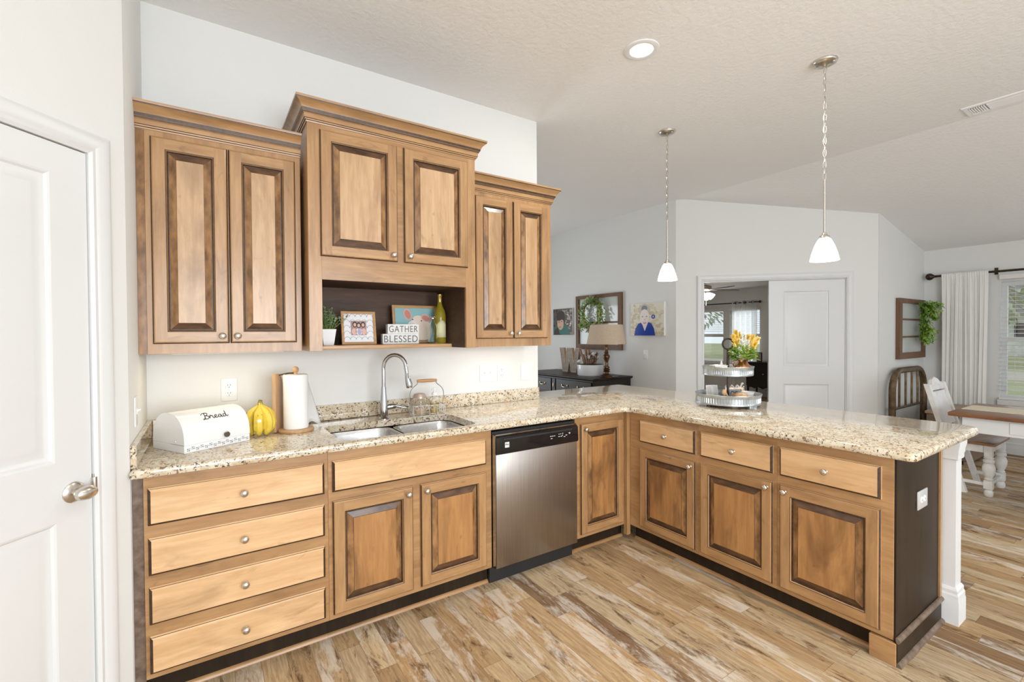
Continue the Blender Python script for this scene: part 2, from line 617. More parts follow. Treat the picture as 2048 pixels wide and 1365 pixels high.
# far walls
struct(B().box(5.88, 6.0, 0.75, 5.8, 0, H).put('wall_far', M['wall']))
DO = (5.88, 0.75, 0)
DR = (0, 0, -PI / 4)
dw = B()
dw.box(0, 0.3125, 0, 0.12, 0, H).box(0.3125, 1.846, 0, 0.12, 2.045, H).box(1.846, 2.178, 0, 0.12, 0, H)
struct(dw.put('wall_angled', M['wall'], loc=DO, rot=DR))
struct(casing(0.3125, 1.846, 2.045).put('trim_3', M['white'], loc=DO, rot=DR))
struct(B().box(0.3125, 0.322, 0, 0.12, 0, 2.045).box(1.837, 1.846, 0, 0.12, 0, 2.045).box(0.3125, 1.846, 0, 0.12, 2.036, 2.045).put('trim_4', M['white'], loc=DO, rot=DR))
dd = struct(panel_door(0.797, 2.025, 0.04, [(0.155, 0.638, 0.16, 0.82), (0.155, 0.638, 1.02, 1.90)], 'door_2', M['white'],
                       loc=(DO[0] + (1.038 + 0.045) * 0.70711, DO[1] - (1.038 - 0.045) * 0.70711, 0.008), rot=DR))
# the other leaf stands open into the study
struct(panel_door(0.75, 2.025, 0.04, [(0.15, 0.60, 0.16, 0.82), (0.15, 0.60, 1.02, 1.90)], 'door_3', M['white'],
                  loc=(DO[0] + 0.325 * 0.70711 + 0.125 * 0.70711, DO[1] - 0.325 * 0.70711 + 0.125 * 0.70711, 0.008), rot=(0, 0, PI / 4 + 0.72)))
struct(B().box(7.41, 11.57, -0.79, -0.67, 0, H).put('wall_alcove', M['wall']))


def window_wall(name, x0, x1, ya, yb, openings, mat, top=H):
    """wall in a plane of constant x between ya<yb with openings (y0,y1,z0,z1) sorted by y"""
    b = B()
    y = ya
    for (a, c_, z0, z1) in openings:
        b.box(x0, x1, y, a, 0, top)
        b.box(x0, x1, a, c_, 0, z0)
        b.box(x0, x1, a, c_, z1, top)
        y = c_
    b.box(x0, x1, y, yb, 0, top)
    return struct(b.put(name, mat))


window_wall('wall_right', 8.87, 8.99, -6.2, -0.79, [(-2.42, -1.487, 0.63, 2.0)], M['wall'])
window_wall('wall_study', 11.45, 11.57, -0.67, 5.8, [(2.73, 3.46, 0.70, 1.99), (3.61, 4.34, 0.70, 1.99)], M['wall'], 2.5)
struct(B().box(6.0, 11.57, 5.68, 5.8, 0, 2.5).put('wall_study', M['wall']))
struct(B().box(0.2, 6.0, 4.0, 4.12, 0, H).put('wall_foyer', M['wall']))
struct(B().box(0.61, 0.73, 0.0, 4.12, 0, H).put('wall_foyer', M['wall']))
struct(B().box(-0.19, -0.07, -6.2, -1.30, 0, H).put('wall_kitchen', M['wall']))
rw = B()
rw.box(-0.19, 1.05, -6.22, -6.1, 0, H).box(1.05, 3.65, -6.22, -6.1, 2.3, H).box(1.05, 3.65, -6.22, -6.1, 0, 0.2)
rw.box(3.65, 5.3, -6.22, -6.1, 0, H).box(5.3, 7.9, -6.22, -6.1, 2.25, H).box(5.3, 7.9, -6.22, -6.1, 0, 0.45).box(7.9, 8.99, -6.22, -6.1, 0, H)
struct(rw.put('wall_rear', M['wall']))

BASE = [(0, 0), (-0.016, 0), (-0.016, 0.095), (-0.011, 0.112), (-0.013, 0.120), (-0.004, 0.135), (0, 0.135)]


def baseboard(name, pts):
    # pts run with the room on the left of travel
    struct(B().sweep(pts, BASE, lambda u, v, w: (u, v, w)).put(name, M['white']))


baseboard('baseboard_right', [(8.87, -6.1), (8.87, -0.79), (7.42, -0.79)])
baseboard('baseboard_far', [(5.88, 0.75), (5.88, 4.0)])
baseboard('baseboard_study', [(11.45, -0.67), (11.45, 5.68)])

# ------------------------------------------------------------------ kitchen cabinets
def edge_rings(b, loops, side, top):
    """routed outer edge; the upper edge (k == 2) is kept wood-light as if lit from above, the others carry glaze and painted shade"""
    for i in range(len(loops) - 1):
        for k in range(4):
            n = (k + 1) % 4
            b.poly([loops[i][k], loops[i][n], loops[i + 1][n], loops[i + 1][k]], top[i] if k == 2 else side[i])  # highlight above and shadow line below put into the edge colours, with the glaze


def raised(w, h, t=0.02, f=0.052, mats=(0, 1, 2, 3, 4)):
    """raised-panel door in local x 0..w, z 0..h, front at y=-t. materials: 0 panel, 1 stile, 2 rail, 3 glaze, 4 bevel"""
    b = B()

    def loop(i, y):
        return [(i, y, i), (w - i, y, i), (w - i, y, h - i), (i, y, h - i)]
    edge_rings(b, [loop(0, 0), loop(0, -t + 0.010), loop(0.004, -t + 0.006), loop(0.0045, -t + 0.003), loop(0.009, -t)], [1, 3, 3, 1], [2, 2, 3, 2])
    b.poly(loop(0, 0), 1)
    a = 0.009
    for (x0, x1, z0, z1, m) in ((a, f, a, h - a, 1), (w - f, w - a, a, h - a, 1), (f, w - f, a, f, 2), (f, w - f, h - f, h - a, 2)):
        b.poly([(x0, -t, z0), (x1, -t, z0), (x1, -t, z1), (x0, -t, z1)], m)
    b.rings([loop(f, -t), loop(f + 0.003, -t + 0.001), loop(f + 0.006, -t + 0.006), loop(f + 0.009, -t + 0.012), loop(f + 0.013, -t + 0.012)], cap0=False, cap1=False, mats=[3, 1, 3, 3])
    o_, q_ = loop(f + 0.013, -t + 0.012), loop(f + 0.040, -t + 0.004)
    for k_ in range(4):   # top and bottom bevels use a darker material than the side ones
        n_ = (k_ + 1) % 4
        b.poly([o_[k_], o_[n_], q_[n_], q_[k_]], 5 if k_ in (0, 2) else 4)
    b.rings([q_, loop(f + 0.0405, -t + 0.001)], cap0=False, cap1=False, mats=[3])
    i = f + 0.0405
    b.poly([(i, -t + 0.001, i), (w - i, -t + 0.001, i), (w - i, -t + 0.001, h - i), (i, -t + 0.001, h - i)], 0)
    return b


def slab_front(w, h, t=0.02):
    b = B()

    def loop(i, y):
        return [(i, y, i), (w - i, y, i), (w - i, y, h - i), (i, y, h - i)]
    edge_rings(b, [loop(0, 0), loop(0, -t + 0.011), loop(0.004, -t + 0.007), loop(0.0045, -t + 0.003), loop(0.010, -t)], [0, 1, 1, 1], [0, 0, 1, 0])
    b.poly(loop(0.010, -t), 0)
    b.poly(loop(0, 0), 0)
    return b


kb = B()
kb.lathe([(0.001, 0.0), (0.009, 0.0), (0.0065, -0.003), (0.0055, -0.012), (0.009, -0.015), (0.0145, -0.019), (0.0152, -0.023), (0.012, -0.028), (0.006, -0.0305), (0.0005, -0.031)], seg=20, axis='y')
KNOB = kb.mesh('knob', M['nickel'], 50)
DOORM = [M['woodV'], M['frameV'], M['frameH'], M['glaze'], M['bevel'], M['bevelD']]
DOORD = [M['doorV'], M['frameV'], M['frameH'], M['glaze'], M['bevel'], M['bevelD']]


def door(root, x0, x1, z0, z1, y, knob, mats=DOORM, name='door'):
    d = raised(x1 - x0, z1 - z0).put(name, mats, root, (x0, y, z0), smooth=20)
    kx = 0.028 if knob[1] == 'l' else x1 - x0 - 0.028
    kz = 0.033 if knob[0] == 'b' else z1 - z0 - 0.033
    O('knob', KNOB, d, (kx, -0.02, kz))
    return d


def drawer(root, x0, x1, z0, z1, y, knob=True, name='drawer', mat='drawer'):
    d = slab_front(x1 - x0, z1 - z0).put(name, [M[mat], M['glaze']], root, (x0, y, z0), smooth=20)
    if knob:
        O('knob', KNOB, d, ((x1 - x0) / 2, -0.02, (z1 - z0) / 2))
    return d


# ---- base cabinets along the sink wall (fronts face -y)
FY = -0.629
ZB, ZT = 0.105, 0.892
DR_T, DR_B = 0.8444, 0.6998
DO_T, DO_B = 0.658, 0.129


def base_body(root, w, depth=0.60, y0=0.0, left=True, right=True, floor_kick=True):
    """carcass, face frame and toe kick in local coords: front face of frame at y=0, body behind (+y)"""
    B().box(0.0, w, 0.0, 0.02, ZB, ZT, bev=0.001).put('face_frame', M['frameH'], root)
    B().box(0.002, 0.018, 0.02, depth, ZB, ZT).box(w - 0.018, w - 0.002, 0.02, depth, ZB, ZT).box(0.018, w - 0.018, depth - 0.008, depth, ZB, ZT) \
        .box(0.018, w - 0.018, 0.02, depth - 0.01, ZB, ZB + 0.016).put('carcass', M['niche'], root)
    if floor_kick:
        b = B().box(0.0, w, 0.055, 0.068, 0.0, ZB)
        q = [(0.055 - 0.014 * math.cos(a), 0.016 * math.sin(a)) for a in [0, PI / 6, PI / 3, PI / 2]]
        b.rings([[(0, p[0], p[1]) for p in [(0.055, 0)] + q], [(w, p[0], p[1]) for p in [(0.055, 0)] + q]], 1)
        b.put('toe_kick', [M['darkpanel'], M['frameH']], root)


r = thing('base_cabinet', 'maple base cabinet with a stack of four wide drawers under the bread box', 'cabinet', (0.884, FY, 0), 0, 'base cabinets')
w = 1.5515 - 0.884
base_body(r, w)
zz = [(0.6998, 0.8444), (0.5015, 0.6515), (0.3150, 0.4570), (0.128, 0.2940)]
for z0, z1 in ((0.6998, 0.8444), (0.5075, 0.6520), (0.3180, 0.4625), (0.128, 0.2735)):
    drawer(r, 0.8972 - 0.884, 1.5344 - 0.884, z0, z1, 0.0)
B().box(-0.034, -0.001, 0.012, 0.03, 0.02, ZT).put('filler_strip', M['bead'], r)

r = thing('sink_base_cabinet', 'maple sink base cabinet with a false drawer front and two raised panel doors', 'cabinet', (1.552, FY, 0), 0, 'base cabinets')
base_body(r, 2.4265 - 1.552)
drawer(r, 1.5687 - 1.552, 2.3877 - 1.552, DR_B, DR_T, 0, knob=False, name='false_drawer_front')
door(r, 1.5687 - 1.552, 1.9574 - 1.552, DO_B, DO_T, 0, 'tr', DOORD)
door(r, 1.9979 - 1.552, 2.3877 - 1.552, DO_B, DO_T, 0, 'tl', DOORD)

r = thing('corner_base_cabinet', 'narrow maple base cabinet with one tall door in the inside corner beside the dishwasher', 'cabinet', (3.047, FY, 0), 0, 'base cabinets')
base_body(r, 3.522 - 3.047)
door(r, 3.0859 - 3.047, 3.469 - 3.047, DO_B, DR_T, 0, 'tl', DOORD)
B().box(3.490 - 3.047, 3.5225 - 3.047, -0.030, -0.0005, 0.04, ZT).put('corner_post', M['frameV'], r)

# ---- dishwasher
r = thing('dishwasher', 'stainless steel dishwasher with a black control panel between maple cabinets', 'dishwasher', (2.428, FY, 0))
g = G('stainless')
v = g.coord((1, 1, 0.012), rnd=False)
nz = g.noise(v, 240, 3, 0.6)
g.p(Base_Color=g.ramp(nz, [(0.3, (0.36, 0.325, 0.295)), (0.7, (0.44, 0.405, 0.37))]), Metallic=1.0, Roughness=0.36, Anisotropic=0.6)
M['steel'] = g.mat
B().box(0.004, 0.614, 0.0, 0.58, 0.10, 0.872).put('tub', M['blackm'], r)
B().box(0.010, 0.608, -0.034, -0.001, 0.104, 0.748, bev=0.003, seg=2).put('door_panel', M['steel'], r)
cp = B()
cp.prism([(-0.001, 0.749), (-0.040, 0.749), (-0.046, 0.758), (-0.042, 0.842), (-0.030, 0.852), (-0.001, 0.852)], 0.006, 0.610, 'x', bev=0.003)
cpo = cp.put('control_panel', M['black'], r)
B().box(0.010, 0.606, -0.028, -0.001, 0.853, 0.860).box(0.003, 0.0055, -0.036, -0.001, 0.106, 0.858).put('trim_strip', M['chrome'], r)
lg = B().box(0.062, 0.090, -0.0475, -0.045, 0.785, 0.815)
lg.box(0.064, 0.088, -0.0478, -0.0472, 0.7995, 0.8035, m=1).box(0.064, 0.076, -0.0478, -0.0472, 0.8070, 0.8090, m=1).box(0.076, 0.088, -0.0478, -0.0472, 0.791, 0.793, m=1)
lg.put('logo', [M['whitep'], M['black']], cpo)
bt = B()
for i, (x, z, ww) in enumerate([(0.385, .806, .010), (0.400, .806, .010), (0.415, .806, .008), (0.39, .792, .012), (0.45, .812, .006), (0.462, .812, .006), (0.476, .814, .010),
                               (0.448, .797, .012), (0.466, .797, .012), (0.476, .803, .008), (0.49, .792, .012), (0.505, .800, .012), (0.53, .812, .012), (0.532, .806, .010)]):
    bt.box(x, x + ww, -0.0462, -0.0452, z, z + 0.003)
bt.put('button_marks', M['whitep'], cpo)
B().box(0.05, 0.56, -0.0475, -0.0440, 0.826, 0.8375, bev=0.002).put('handle_recess', M['blackm'], cpo)
B().box(0.0, 0.618, 0.03, 0.05, 0.0, 0.101).put('kick_plate', M['blackm'], r)

# ---- peninsula cabinets (fronts face -x); local x runs towards the camera side (-y)
PX = 3.5235


def pen_root(label, y, name='base_cabinet'):
    return thing(name, label, 'cabinet', (PX, y, 0), -PI / 2, 'base cabinets')


r = pen_root('first peninsula base cabinet from the inside corner, one drawer over a dark door', -0.659)
base_body(r, 1.192 - 0.659, 0.58)
drawer(r, 0.7532 - 0.659, 1.1751 - 0.659, DR_B, DR_T, 0)
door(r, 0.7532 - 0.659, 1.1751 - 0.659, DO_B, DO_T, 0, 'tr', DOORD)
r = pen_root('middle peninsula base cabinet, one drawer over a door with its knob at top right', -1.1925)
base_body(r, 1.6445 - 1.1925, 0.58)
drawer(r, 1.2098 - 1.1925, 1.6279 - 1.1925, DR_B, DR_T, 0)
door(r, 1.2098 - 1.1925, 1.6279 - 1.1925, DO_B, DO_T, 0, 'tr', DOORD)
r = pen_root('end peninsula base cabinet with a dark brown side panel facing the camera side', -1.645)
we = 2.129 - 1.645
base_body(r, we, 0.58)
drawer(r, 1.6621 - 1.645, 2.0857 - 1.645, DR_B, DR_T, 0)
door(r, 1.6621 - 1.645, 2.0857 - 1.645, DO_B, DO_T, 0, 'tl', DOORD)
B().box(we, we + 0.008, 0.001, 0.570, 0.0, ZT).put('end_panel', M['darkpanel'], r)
ep = B().box(we + 0.008, we + 0.016, 0.545, 0.570, 0.125, ZT)
ep.put('corner_trim', M['frameV'], r)
b = B().box(we + 0.008, we + 0.016, -0.006, 0.566, 0.0, 0.112)
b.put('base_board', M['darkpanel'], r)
for rr_, z, nm in ((0.012, 0.112, 'bead_moulding'), (0.017, 0.0, 'shoe_moulding')):
    pts_ = [(we + 0.016 - 0.006, z)] + [(we + 0.014 + rr_ * math.cos(q), z + rr_ * math.sin(q)) for q in ([-PI / 2 + PI * k / 8 for k in range(9)] if z > 0 else [PI / 2 * k / 6 for k in range(7)])] + [(we + 0.010, z + (rr_ if z > 0 else rr_))]
    B().rings([[(p[0], y, p[1]) for p in pts_] for y in (-0.008, 0.568)]).put(nm, M['bead'], r)
B().box(we - 0.085, we + 0.012, -0.010, 0.05, 0.0, 0.098, bev=0.002).put('plinth_block', M['frameH'], r)

# outlet on the dark end panel
r = thing('outlet', 'silver grey outlet plate on the dark end panel of the peninsula', 'outlet', (3.822, -2.1375, 0.658))
B().box(-0.062, 0.062, -0.007, 0.0, -0.042, 0.042, bev=0.003, seg=2).put('cover_plate', plain('grey_plate', (0.62, 0.62, 0.62), 0.35, 0.3), r)
for x in (-0.02, 0.02):
    B().lathe([(0.001, -0.0095), (0.014, -0.0095), (0.015, -0.007), (0.015, -0.004)], c=(x, 0, 0), axis='y', seg=16).box(x - 0.006, x - 0.004, -0.0099, -0.0092, -0.006, 0.004, m=1) \
        .box(x + 0.004, x + 0.006, -0.0099, -0.0092, -0.006, 0.004, m=1).put('socket', [M['whitep'], M['blackm']], r)

# white post and knee wall behind the peninsula
r = thing('post', 'white square post with capital and base at the peninsula corner', 'post', (4.155, -2.145, 0))
sq = lambda i, z: [(-0.043 - i, -0.045 - i, z), (0.043 + i, -0.045 - i, z), (0.043 + i, 0.045 + i, z), (-0.043 - i, 0.045 + i, z)]
B().rings([sq(0, 0.0), sq(0, ZT)]).put('shaft', M['white'], r, smooth=20)
B().rings([sq(0.004, 0.80), sq(0.008, 0.805), sq(0.008, 0.825), sq(0.011, 0.835), sq(0.011, 0.850), sq(0.0165, 0.875), sq(0.0165, 0.8915)]).put('capital', M['white'], r, smooth=20)
B().rings([sq(0.0165, 0.0), sq(0.0165, 0.110), sq(0.014, 0.118), sq(0.014, 0.140), sq(0.010, 0.150), sq(0.010, 0.165), sq(0.003, 0.178)]).put('base', M['white'], r, smooth=20)
struct(B().box(4.112, 4.20, -2.098, 0.28, 0, ZT).put('wall_knee', M['white']))

# ---- worktop
cb = B()
ZC0, ZC1 = 0.893, 0.929


def roundc(p, q, c_, n=6):
    """fillet between directions: corner c_, from p to q"""
    c_ = Vector(c_); p = Vector(p); q = Vector(q)
    return [((1 - t) ** 2 * p + 2 * t * (1 - t) * c_ + t * t * q) for t in [k / n for k in range(n + 1)]]


outer = [Vector((0.850, -0.002)), Vector((0.850, -0.682))]
outer += roundc((3.400, -0.682), (3.464, -0.746), (3.464, -0.682))
outer += roundc((3.464, -2.18), (3.50, -2.216), (3.464, -2.216))
outer += roundc((4.36, -2.216), (4.455, -2.12), (4.455, -2.216))
outer += roundc((4.455, 0.29), (4.42, 0.335), (4.455, 0.335))
outer += [Vector((3.232, 0.335)), Vector((3.232, -0.002))]
hole = []
hx0, hx1, hy0, hy1 = 1.612, 2.350, -0.635, -0.216
for p, q, c_ in (((hx0, hy0 + 0.08), (hx0 + 0.08, hy0), (hx0, hy0)), ((hx1 - 0.08, hy0), (hx1, hy0 + 0.08), (hx1, hy0)),
                 ((hx1, hy1 - 0.09), (hx1 - 0.09, hy1), (hx1, hy1)), ((hx0 + 0.05, hy1), (hx0, hy1 - 0.05), (hx0, hy1))):
    hole += roundc(p, q, c_, 5)


def flat_with_hole(b, z, flip):
    vo = [b.bm.verts.new((p.x, p.y, z)) for p in outer_i]
    vh = [b.bm.verts.new((p.x, p.y, z)) for p in hole]
    eo = [b.bm.edges.new((vo[i], vo[(i + 1) % len(vo)])) for i in range(len(vo))]
    eh = [b.bm.edges.new((vh[i], vh[(i + 1) % len(vh)])) for i in range(len(vh))]
    bmesh.ops.triangle_fill(b.bm, edges=eo + eh, use_beauty=True)
    return vo, vh


def inset_loop(P, d):
    n = len(P)
    out = []
    for i in range(n):
        a = (P[i] - P[i - 1]).normalized(); c_ = (P[(i + 1) % n] - P[i]).normalized()
        na, nc = Vector((-a.y, a.x)), Vector((-c_.y, c_.x))
        m = (na + nc).normalized()
        out.append(P[i] + m * d / max(0.3, m.dot(na)))
    return out


# anticlockwise outer? make it so
area = sum(outer[i].x * outer[(i + 1) % len(outer)].y - outer[(i + 1) % len(outer)].x * outer[i].y for i in range(len(outer)))
if area < 0:
    outer.reverse()
edge = [(0.010, ZC1), (0.004, ZC1 - 0.003), (0.0, ZC1 - 0.010), (0.0, ZC0 + 0.010), (0.004, ZC0 + 0.003), (0.010, ZC0)]
L3 = [[cb.bm.verts.new((p.x, p.y, z)) for p in inset_loop(outer, i)] for i, z in edge]
for a in range(len(L3) - 1):
    for i in range(len(outer)):
        k_ = (i + 1) % len(outer)
        cb.bm.faces.new((L3[a][i], L3[a][k_], L3[a + 1][k_], L3[a + 1][i]))
HT = [cb.bm.verts.new((p.x, p.y, ZC1)) for p in hole]
HB = [cb.bm.verts.new((p.x, p.y, ZC0)) for p in hole]
for i in range(len(hole)):
    k_ = (i + 1) % len(hole)
    cb.bm.faces.new((HT[i], HT[k_], HB[k_], HB[i]))
for vo, vh in ((L3[0], HT), (L3[-1], HB)):
    es = []
    for lp in (vo, vh):
        for i in range(len(lp)):
            e = cb.bm.edges.get((lp[i], lp[(i + 1) % len(lp)]))
            es.append(e)
    bmesh.ops.triangle_fill(cb.bm, edges=es, use_beauty=True)
r = thing('countertop', 'beige speckled granite worktop running along the sink wall and over the peninsula', 'countertop', (0, 0, 0))
cb.put('worktop', M['granite'], r, smooth=30)
B().box(0.870, 3.222, -0.022, -0.001, ZC1 + 0.0003, 1.016, bev=0.002).put('backsplash', M['granite'], r)
B().box(0.8495, 0.869, -0.655, -0.001, ZC1 + 0.0003, 1.016, bev=0.002).put('backsplash', M['granite'], r)

# ---- sink and tap
r = thing('sink', 'stainless steel double bowl sink set under the granite', 'sink', (0, 0, 0))


def bowl(x0, x1, y0, y1, zt, dep):
    b = B()

    def rr(i, z, rad):
        pts = []
        for cx, cy, a0 in ((x1 - i - rad, y1 - i - rad, 0), (x0 + i + rad, y1 - i - rad, PI / 2), (x0 + i + rad, y0 + i + rad, PI), (x1 - i - rad, y0 + i + rad, 1.5 * PI)):
            for k in range(6):
                a = a0 + PI / 2 * k / 5
                pts.append((cx + rad * math.cos(a), cy + rad * math.sin(a), z))
        return pts
    b.rings([rr(-0.012, zt, 0.07), rr(0.0, zt, 0.06), rr(0.008, zt - 0.02, 0.06), rr(0.014, zt - dep + 0.03, 0.06), rr(0.045, zt - dep, 0.04)], cap0=False)
    return b


sg = varied('sink_steel', (0.50, 0.50, 0.50), (0.62, 0.62, 0.62), 60, 0.24, 1.0)
for x0, x1 in ((1.618, 1.965), (1.998, 2.344)):
    o = bowl(x0, x1, -0.630, -0.221, 0.889, 0.19).put('bowl', sg, r, smooth=60)
    B().lathe([(0.001, 0.0), (0.028, 0.0), (0.033, 0.002), (0.035, 0.0)], c=((x0 + x1) / 2, -0.42, 0.7005), seg=20).put('drain', M['chrome'], o)
B().box(1.968, 1.995, -0.60, -0.25, 0.868, 0.882, bev=0.005, seg=2).put('divider', sg, r)

r = thing('faucet', 'chrome gooseneck kitchen tap with pull-down spray head behind the sink', 'tap', (1.965, -0.17, ZC1))
B().lathe([(0.001, 0), (0.030, 0.0), (0.030, 0.006), (0.024, 0.012), (0.024, 0.075), (0.021, 0.10), (0.016, 0.15), (0.0145, 0.19)]).put('body', M['chrome'], r)
dirv = Vector((0.72, -0.50, 0)).normalized()
path = [(0, 0, 0.185), (0, 0, 0.24), (0, 0, 0.285)]
for a in range(0, 181, 15):
    q = math.radians(a)
    rad = 0.067
    p_ = dirv * (rad - rad * math.cos(q))
    path.append((p_.x, p_.y, 0.300 + rad * 1.15 * math.sin(q)))
e = dirv * 0.139
path.append((e.x, e.y, 0.268))
B().tube(path, 0.0115, 14).put('neck', M['chrome'], r, smooth=60)
e2 = dirv * 0.152
B().tube([(e.x, e.y, 0.272), (e.x + (e2.x - e.x) * 0.3, e.y + (e2.y - e.y) * 0.3, 0.245), (e2.x, e2.y, 0.20), (e2.x + 0.002, e2.y, 0.184)], 0.015, 16, radii=[0.0125, 0.016, 0.0205, 0.018]).put('spray_head', M['chrome'], r, smooth=60)
hb = B().tube([(0.015, 0, 0.066), (0.045, -0.004, 0.070), (0.068, -0.006, 0.070)], 0.016, 14, radii=[0.017, 0.018, 0.015])
hb.tube([(0.066, -0.006, 0.072), (0.085, -0.012, 0.067), (0.112, -0.020, 0.060), (0.128, -0.024, 0.058)], 0.007, 10, radii=[0.011, 0.007, 0.006, 0.007])
hb.put('handle', M['chrome'], r, smooth=60)

# ---- wall cabinets
CROWN = [(0.0, 0.0), (0.004, 0.0), (0.006, 0.006), (0.010, 0.008), (0.011, 0.014), (0.014, 0.016), (0.015, 0.034), (0.019, 0.038), (0.020, 0.044), (0.024, 0.046),
         (0.027, 0.058), (0.034, 0.072), (0.045, 0.084), (0.053, 0.089), (0.055, 0.094), (0.056, 0.104), (0.050, 0.106), (0.0, 0.106)]
CM = [0, 0, 1, 0, 1, 0, 0, 1, 0, 1, 0, 0, 0, 1, 0, 0, 0, 0]


def light_bar(root, x0, x1, power, col):
    B().box(x0, x1, -0.29, -0.25, -0.004, 0.018, bev=0.002).put('light_bar', M['whitep'], root)
    c_ = root.location
    l_ = area_light('under_cabinet_lamp', (c_.x + (x0 + x1) / 2, -0.27, c_.z - 0.006), (0, 0, 0), x1 - x0, 0.03, power, col)


def wall_cab(label, x0, x1, yf, zb, zt, doors, crown_path, cz, niche=None):
    r = thing('wall_cabinet', label, 'cabinet', (x0, 0, zb), 0, 'wall cabinets')
    w, h = x1 - x0, zt - zb
    if niche is None:
        B().box(0, w, yf, yf + 0.02, 0, h, bev=0.001).put('face_frame', M['frameV'], r)
        B().box(0.001, w - 0.001, yf + 0.02, -0.001, 0.02, h).put('carcass', M['frameV'], r)
    else:
        n0, n1, nz = niche   # local: opening x range and its top
        B().box(0, n0, yf, yf + 0.02, 0, h, bev=0.001).put('stile', M['frameV'], r)
        B().box(n1, w, yf, yf + 0.02, 0, h, bev=0.001).put('stile', M['frameV'], r)
        B().box(n0, n1, yf, yf + 0.02, nz, h).put('valance', M['frameH'], r)
        B().box(0.001, n0 - 0.004, yf + 0.02, -0.001, 0.0, h).put('side_panel', M['frameV'], r)
        B().box(n1 + 0.004, w - 0.001, yf + 0.02, -0.001, 0.0, h).put('side_panel', M['frameV'], r)
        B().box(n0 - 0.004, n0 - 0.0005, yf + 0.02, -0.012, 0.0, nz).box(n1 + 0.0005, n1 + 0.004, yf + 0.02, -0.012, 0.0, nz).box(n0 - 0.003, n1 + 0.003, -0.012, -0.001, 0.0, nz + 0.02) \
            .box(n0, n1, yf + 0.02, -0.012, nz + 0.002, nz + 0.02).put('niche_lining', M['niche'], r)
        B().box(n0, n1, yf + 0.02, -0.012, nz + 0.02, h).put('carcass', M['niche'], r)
        sh = B()
        sh.prism([(n0, -0.013), (n0, yf + 0.022), (n1 - 0.09, yf + 0.022), (n1 - 0.08, yf + 0.03), (n1 - 0.075, yf + 0.045), (n1 - 0.075, -0.013)], 0.006, 0.0255, bev=0.002)
        sh.put('shelf', M['frameH'], r)
    for (a, c_, z0, z1, kn) in doors:
        door(r, a - x0, c_ - x0, z0 - zb, z1 - zb, yf, kn)
    B().sweep([(p[0] - x0, p[1]) for p in crown_path], CROWN, lambda u, v, w_: (u, v, w_ + cz - zb), mats=CM).put('crown_moulding', [M['frameH'], M['glaze']], r, smooth=30)
    return r


UZ = 1.346
rl = wall_cab('tall two-door maple wall cabinet over the bread box, against the left wall', 0.880, 1.499, -0.325, UZ, 2.32,
              [(0.9003, 1.1845, 1.391, 2.292, 'br'), (1.1890, 1.4730, 1.391, 2.292, 'bl')], [(0.8495, -0.325), (1.500, -0.325)], 2.318)
light_bar(rl, 0.08, 0.54, 0.8, (1.0, 0.84, 0.56))
B().box(-0.030, -0.0005, -0.318, -0.30, 0, 0.97).put('filler_strip', M['bevel'], rl)
wall_cab('raised middle maple wall cabinet with an open niche below its two doors', 1.515, 2.445, -0.430, UZ, 2.47,
         [(1.570, 1.962, 1.817, 2.440, 'br'), (1.998, 2.389, 1.817, 2.440, 'bl')], [(1.515, -0.001), (1.515, -0.430), (2.445, -0.430), (2.445, -0.001)], 2.466,
         (1.577 - 1.515, 2.380 - 1.515, 1.703 - UZ))
rr3 = wall_cab('narrow two-door maple wall cabinet at the free end of the sink wall', 2.461, 3.099, -0.325, UZ, 2.32,
         [(2.495, 2.775, 1.397, 2.292, 'br'), (2.780, 3.061, 1.397, 2.292, 'bl')], [(2.461, -0.325), (3.099, -0.325), (3.099, -0.001)], 2.318)
light_bar(rr3, 0.08, 0.54, 1.0, (1.0, 0.96, 0.90))  # added bar and lamp, put in to brighten the wall below

# ------------------------------------------------------------------ things on the worktop and in the niche
TOP = ZC1 + 0.0004
# bread box
ba = math.atan2(0.14, 0.248)
r = thing('bread_box', 'white enamel bread box lettered Bread on the left of the worktop', 'bread box', (1.010, -0.498, TOP), ba)
BW, BD = 0.287, 0.244
enam = plain('white_enamel', (0.86, 0.86, 0.86), 0.12)
bb = B().box(0, BW, 0, BD, 0.0, 0.034, bev=0.002)
bb.put('base', enam, r)
prof = []
for i in range(25):
    a = PI * i / 24
    cx, sy = math.cos(a), math.sin(a)
    e = 2 / 2.35
    prof.append((BD / 2 - BD / 2 * math.copysign(abs(cx) ** e, cx), 0.0345 + 0.130 * abs(sy) ** e))
lid = B().rings([[(x, p[0], p[1]) for p in prof] for x in (0.0, 0.003, BW - 0.003, BW)])
lid.put('lid', enam, r, smooth=40)
B().box(-0.002, 0.001, 0.004, 0.1, 0.0345, 0.0355).sph((-0.001, 0.065, 0.046), 0.003, seg=8, n=5).put('hinge', M['nickel'], r)
fr = B()
for i in range(15):
    cx, cz = 0.016 + i * 0.0183, 0.017 + (0.003 if i % 2 else -0.003)
    for dx, dz, rr_ in ((-0.003, 0.003, 0.0026), (0.003, -0.003, 0.0026), (0.0035, 0.004, 0.0018), (-0.0035, -0.004, 0.0018)):
        fr.lathe([(rr_, -0.0012), (rr_, 0.002)], c=(cx + dx, 0, cz + dz), axis='y', seg=8)
    fr.lathe([(0.0012, -0.0012), (0.0012, 0.002)], c=(cx + 0.009, 0, 0.017), axis='y', seg=6)
fr.put('fretwork', plain('fretwork_shadow', (0.22, 0.22, 0.23), 0.6), r)
B().lathe([(0.001, -0.022), (0.011, -0.022), (0.013, -0.017), (0.008, -0.010), (0.005, 0.004), (0.004, 0.02)], c=(0.172, 0.004, 0.052), axis='y', seg=16).put('knob', varied('pewter', (0.12, 0.11, 0.10), (0.3, 0.29, 0.27), 200, 0.3, 1.0), r)


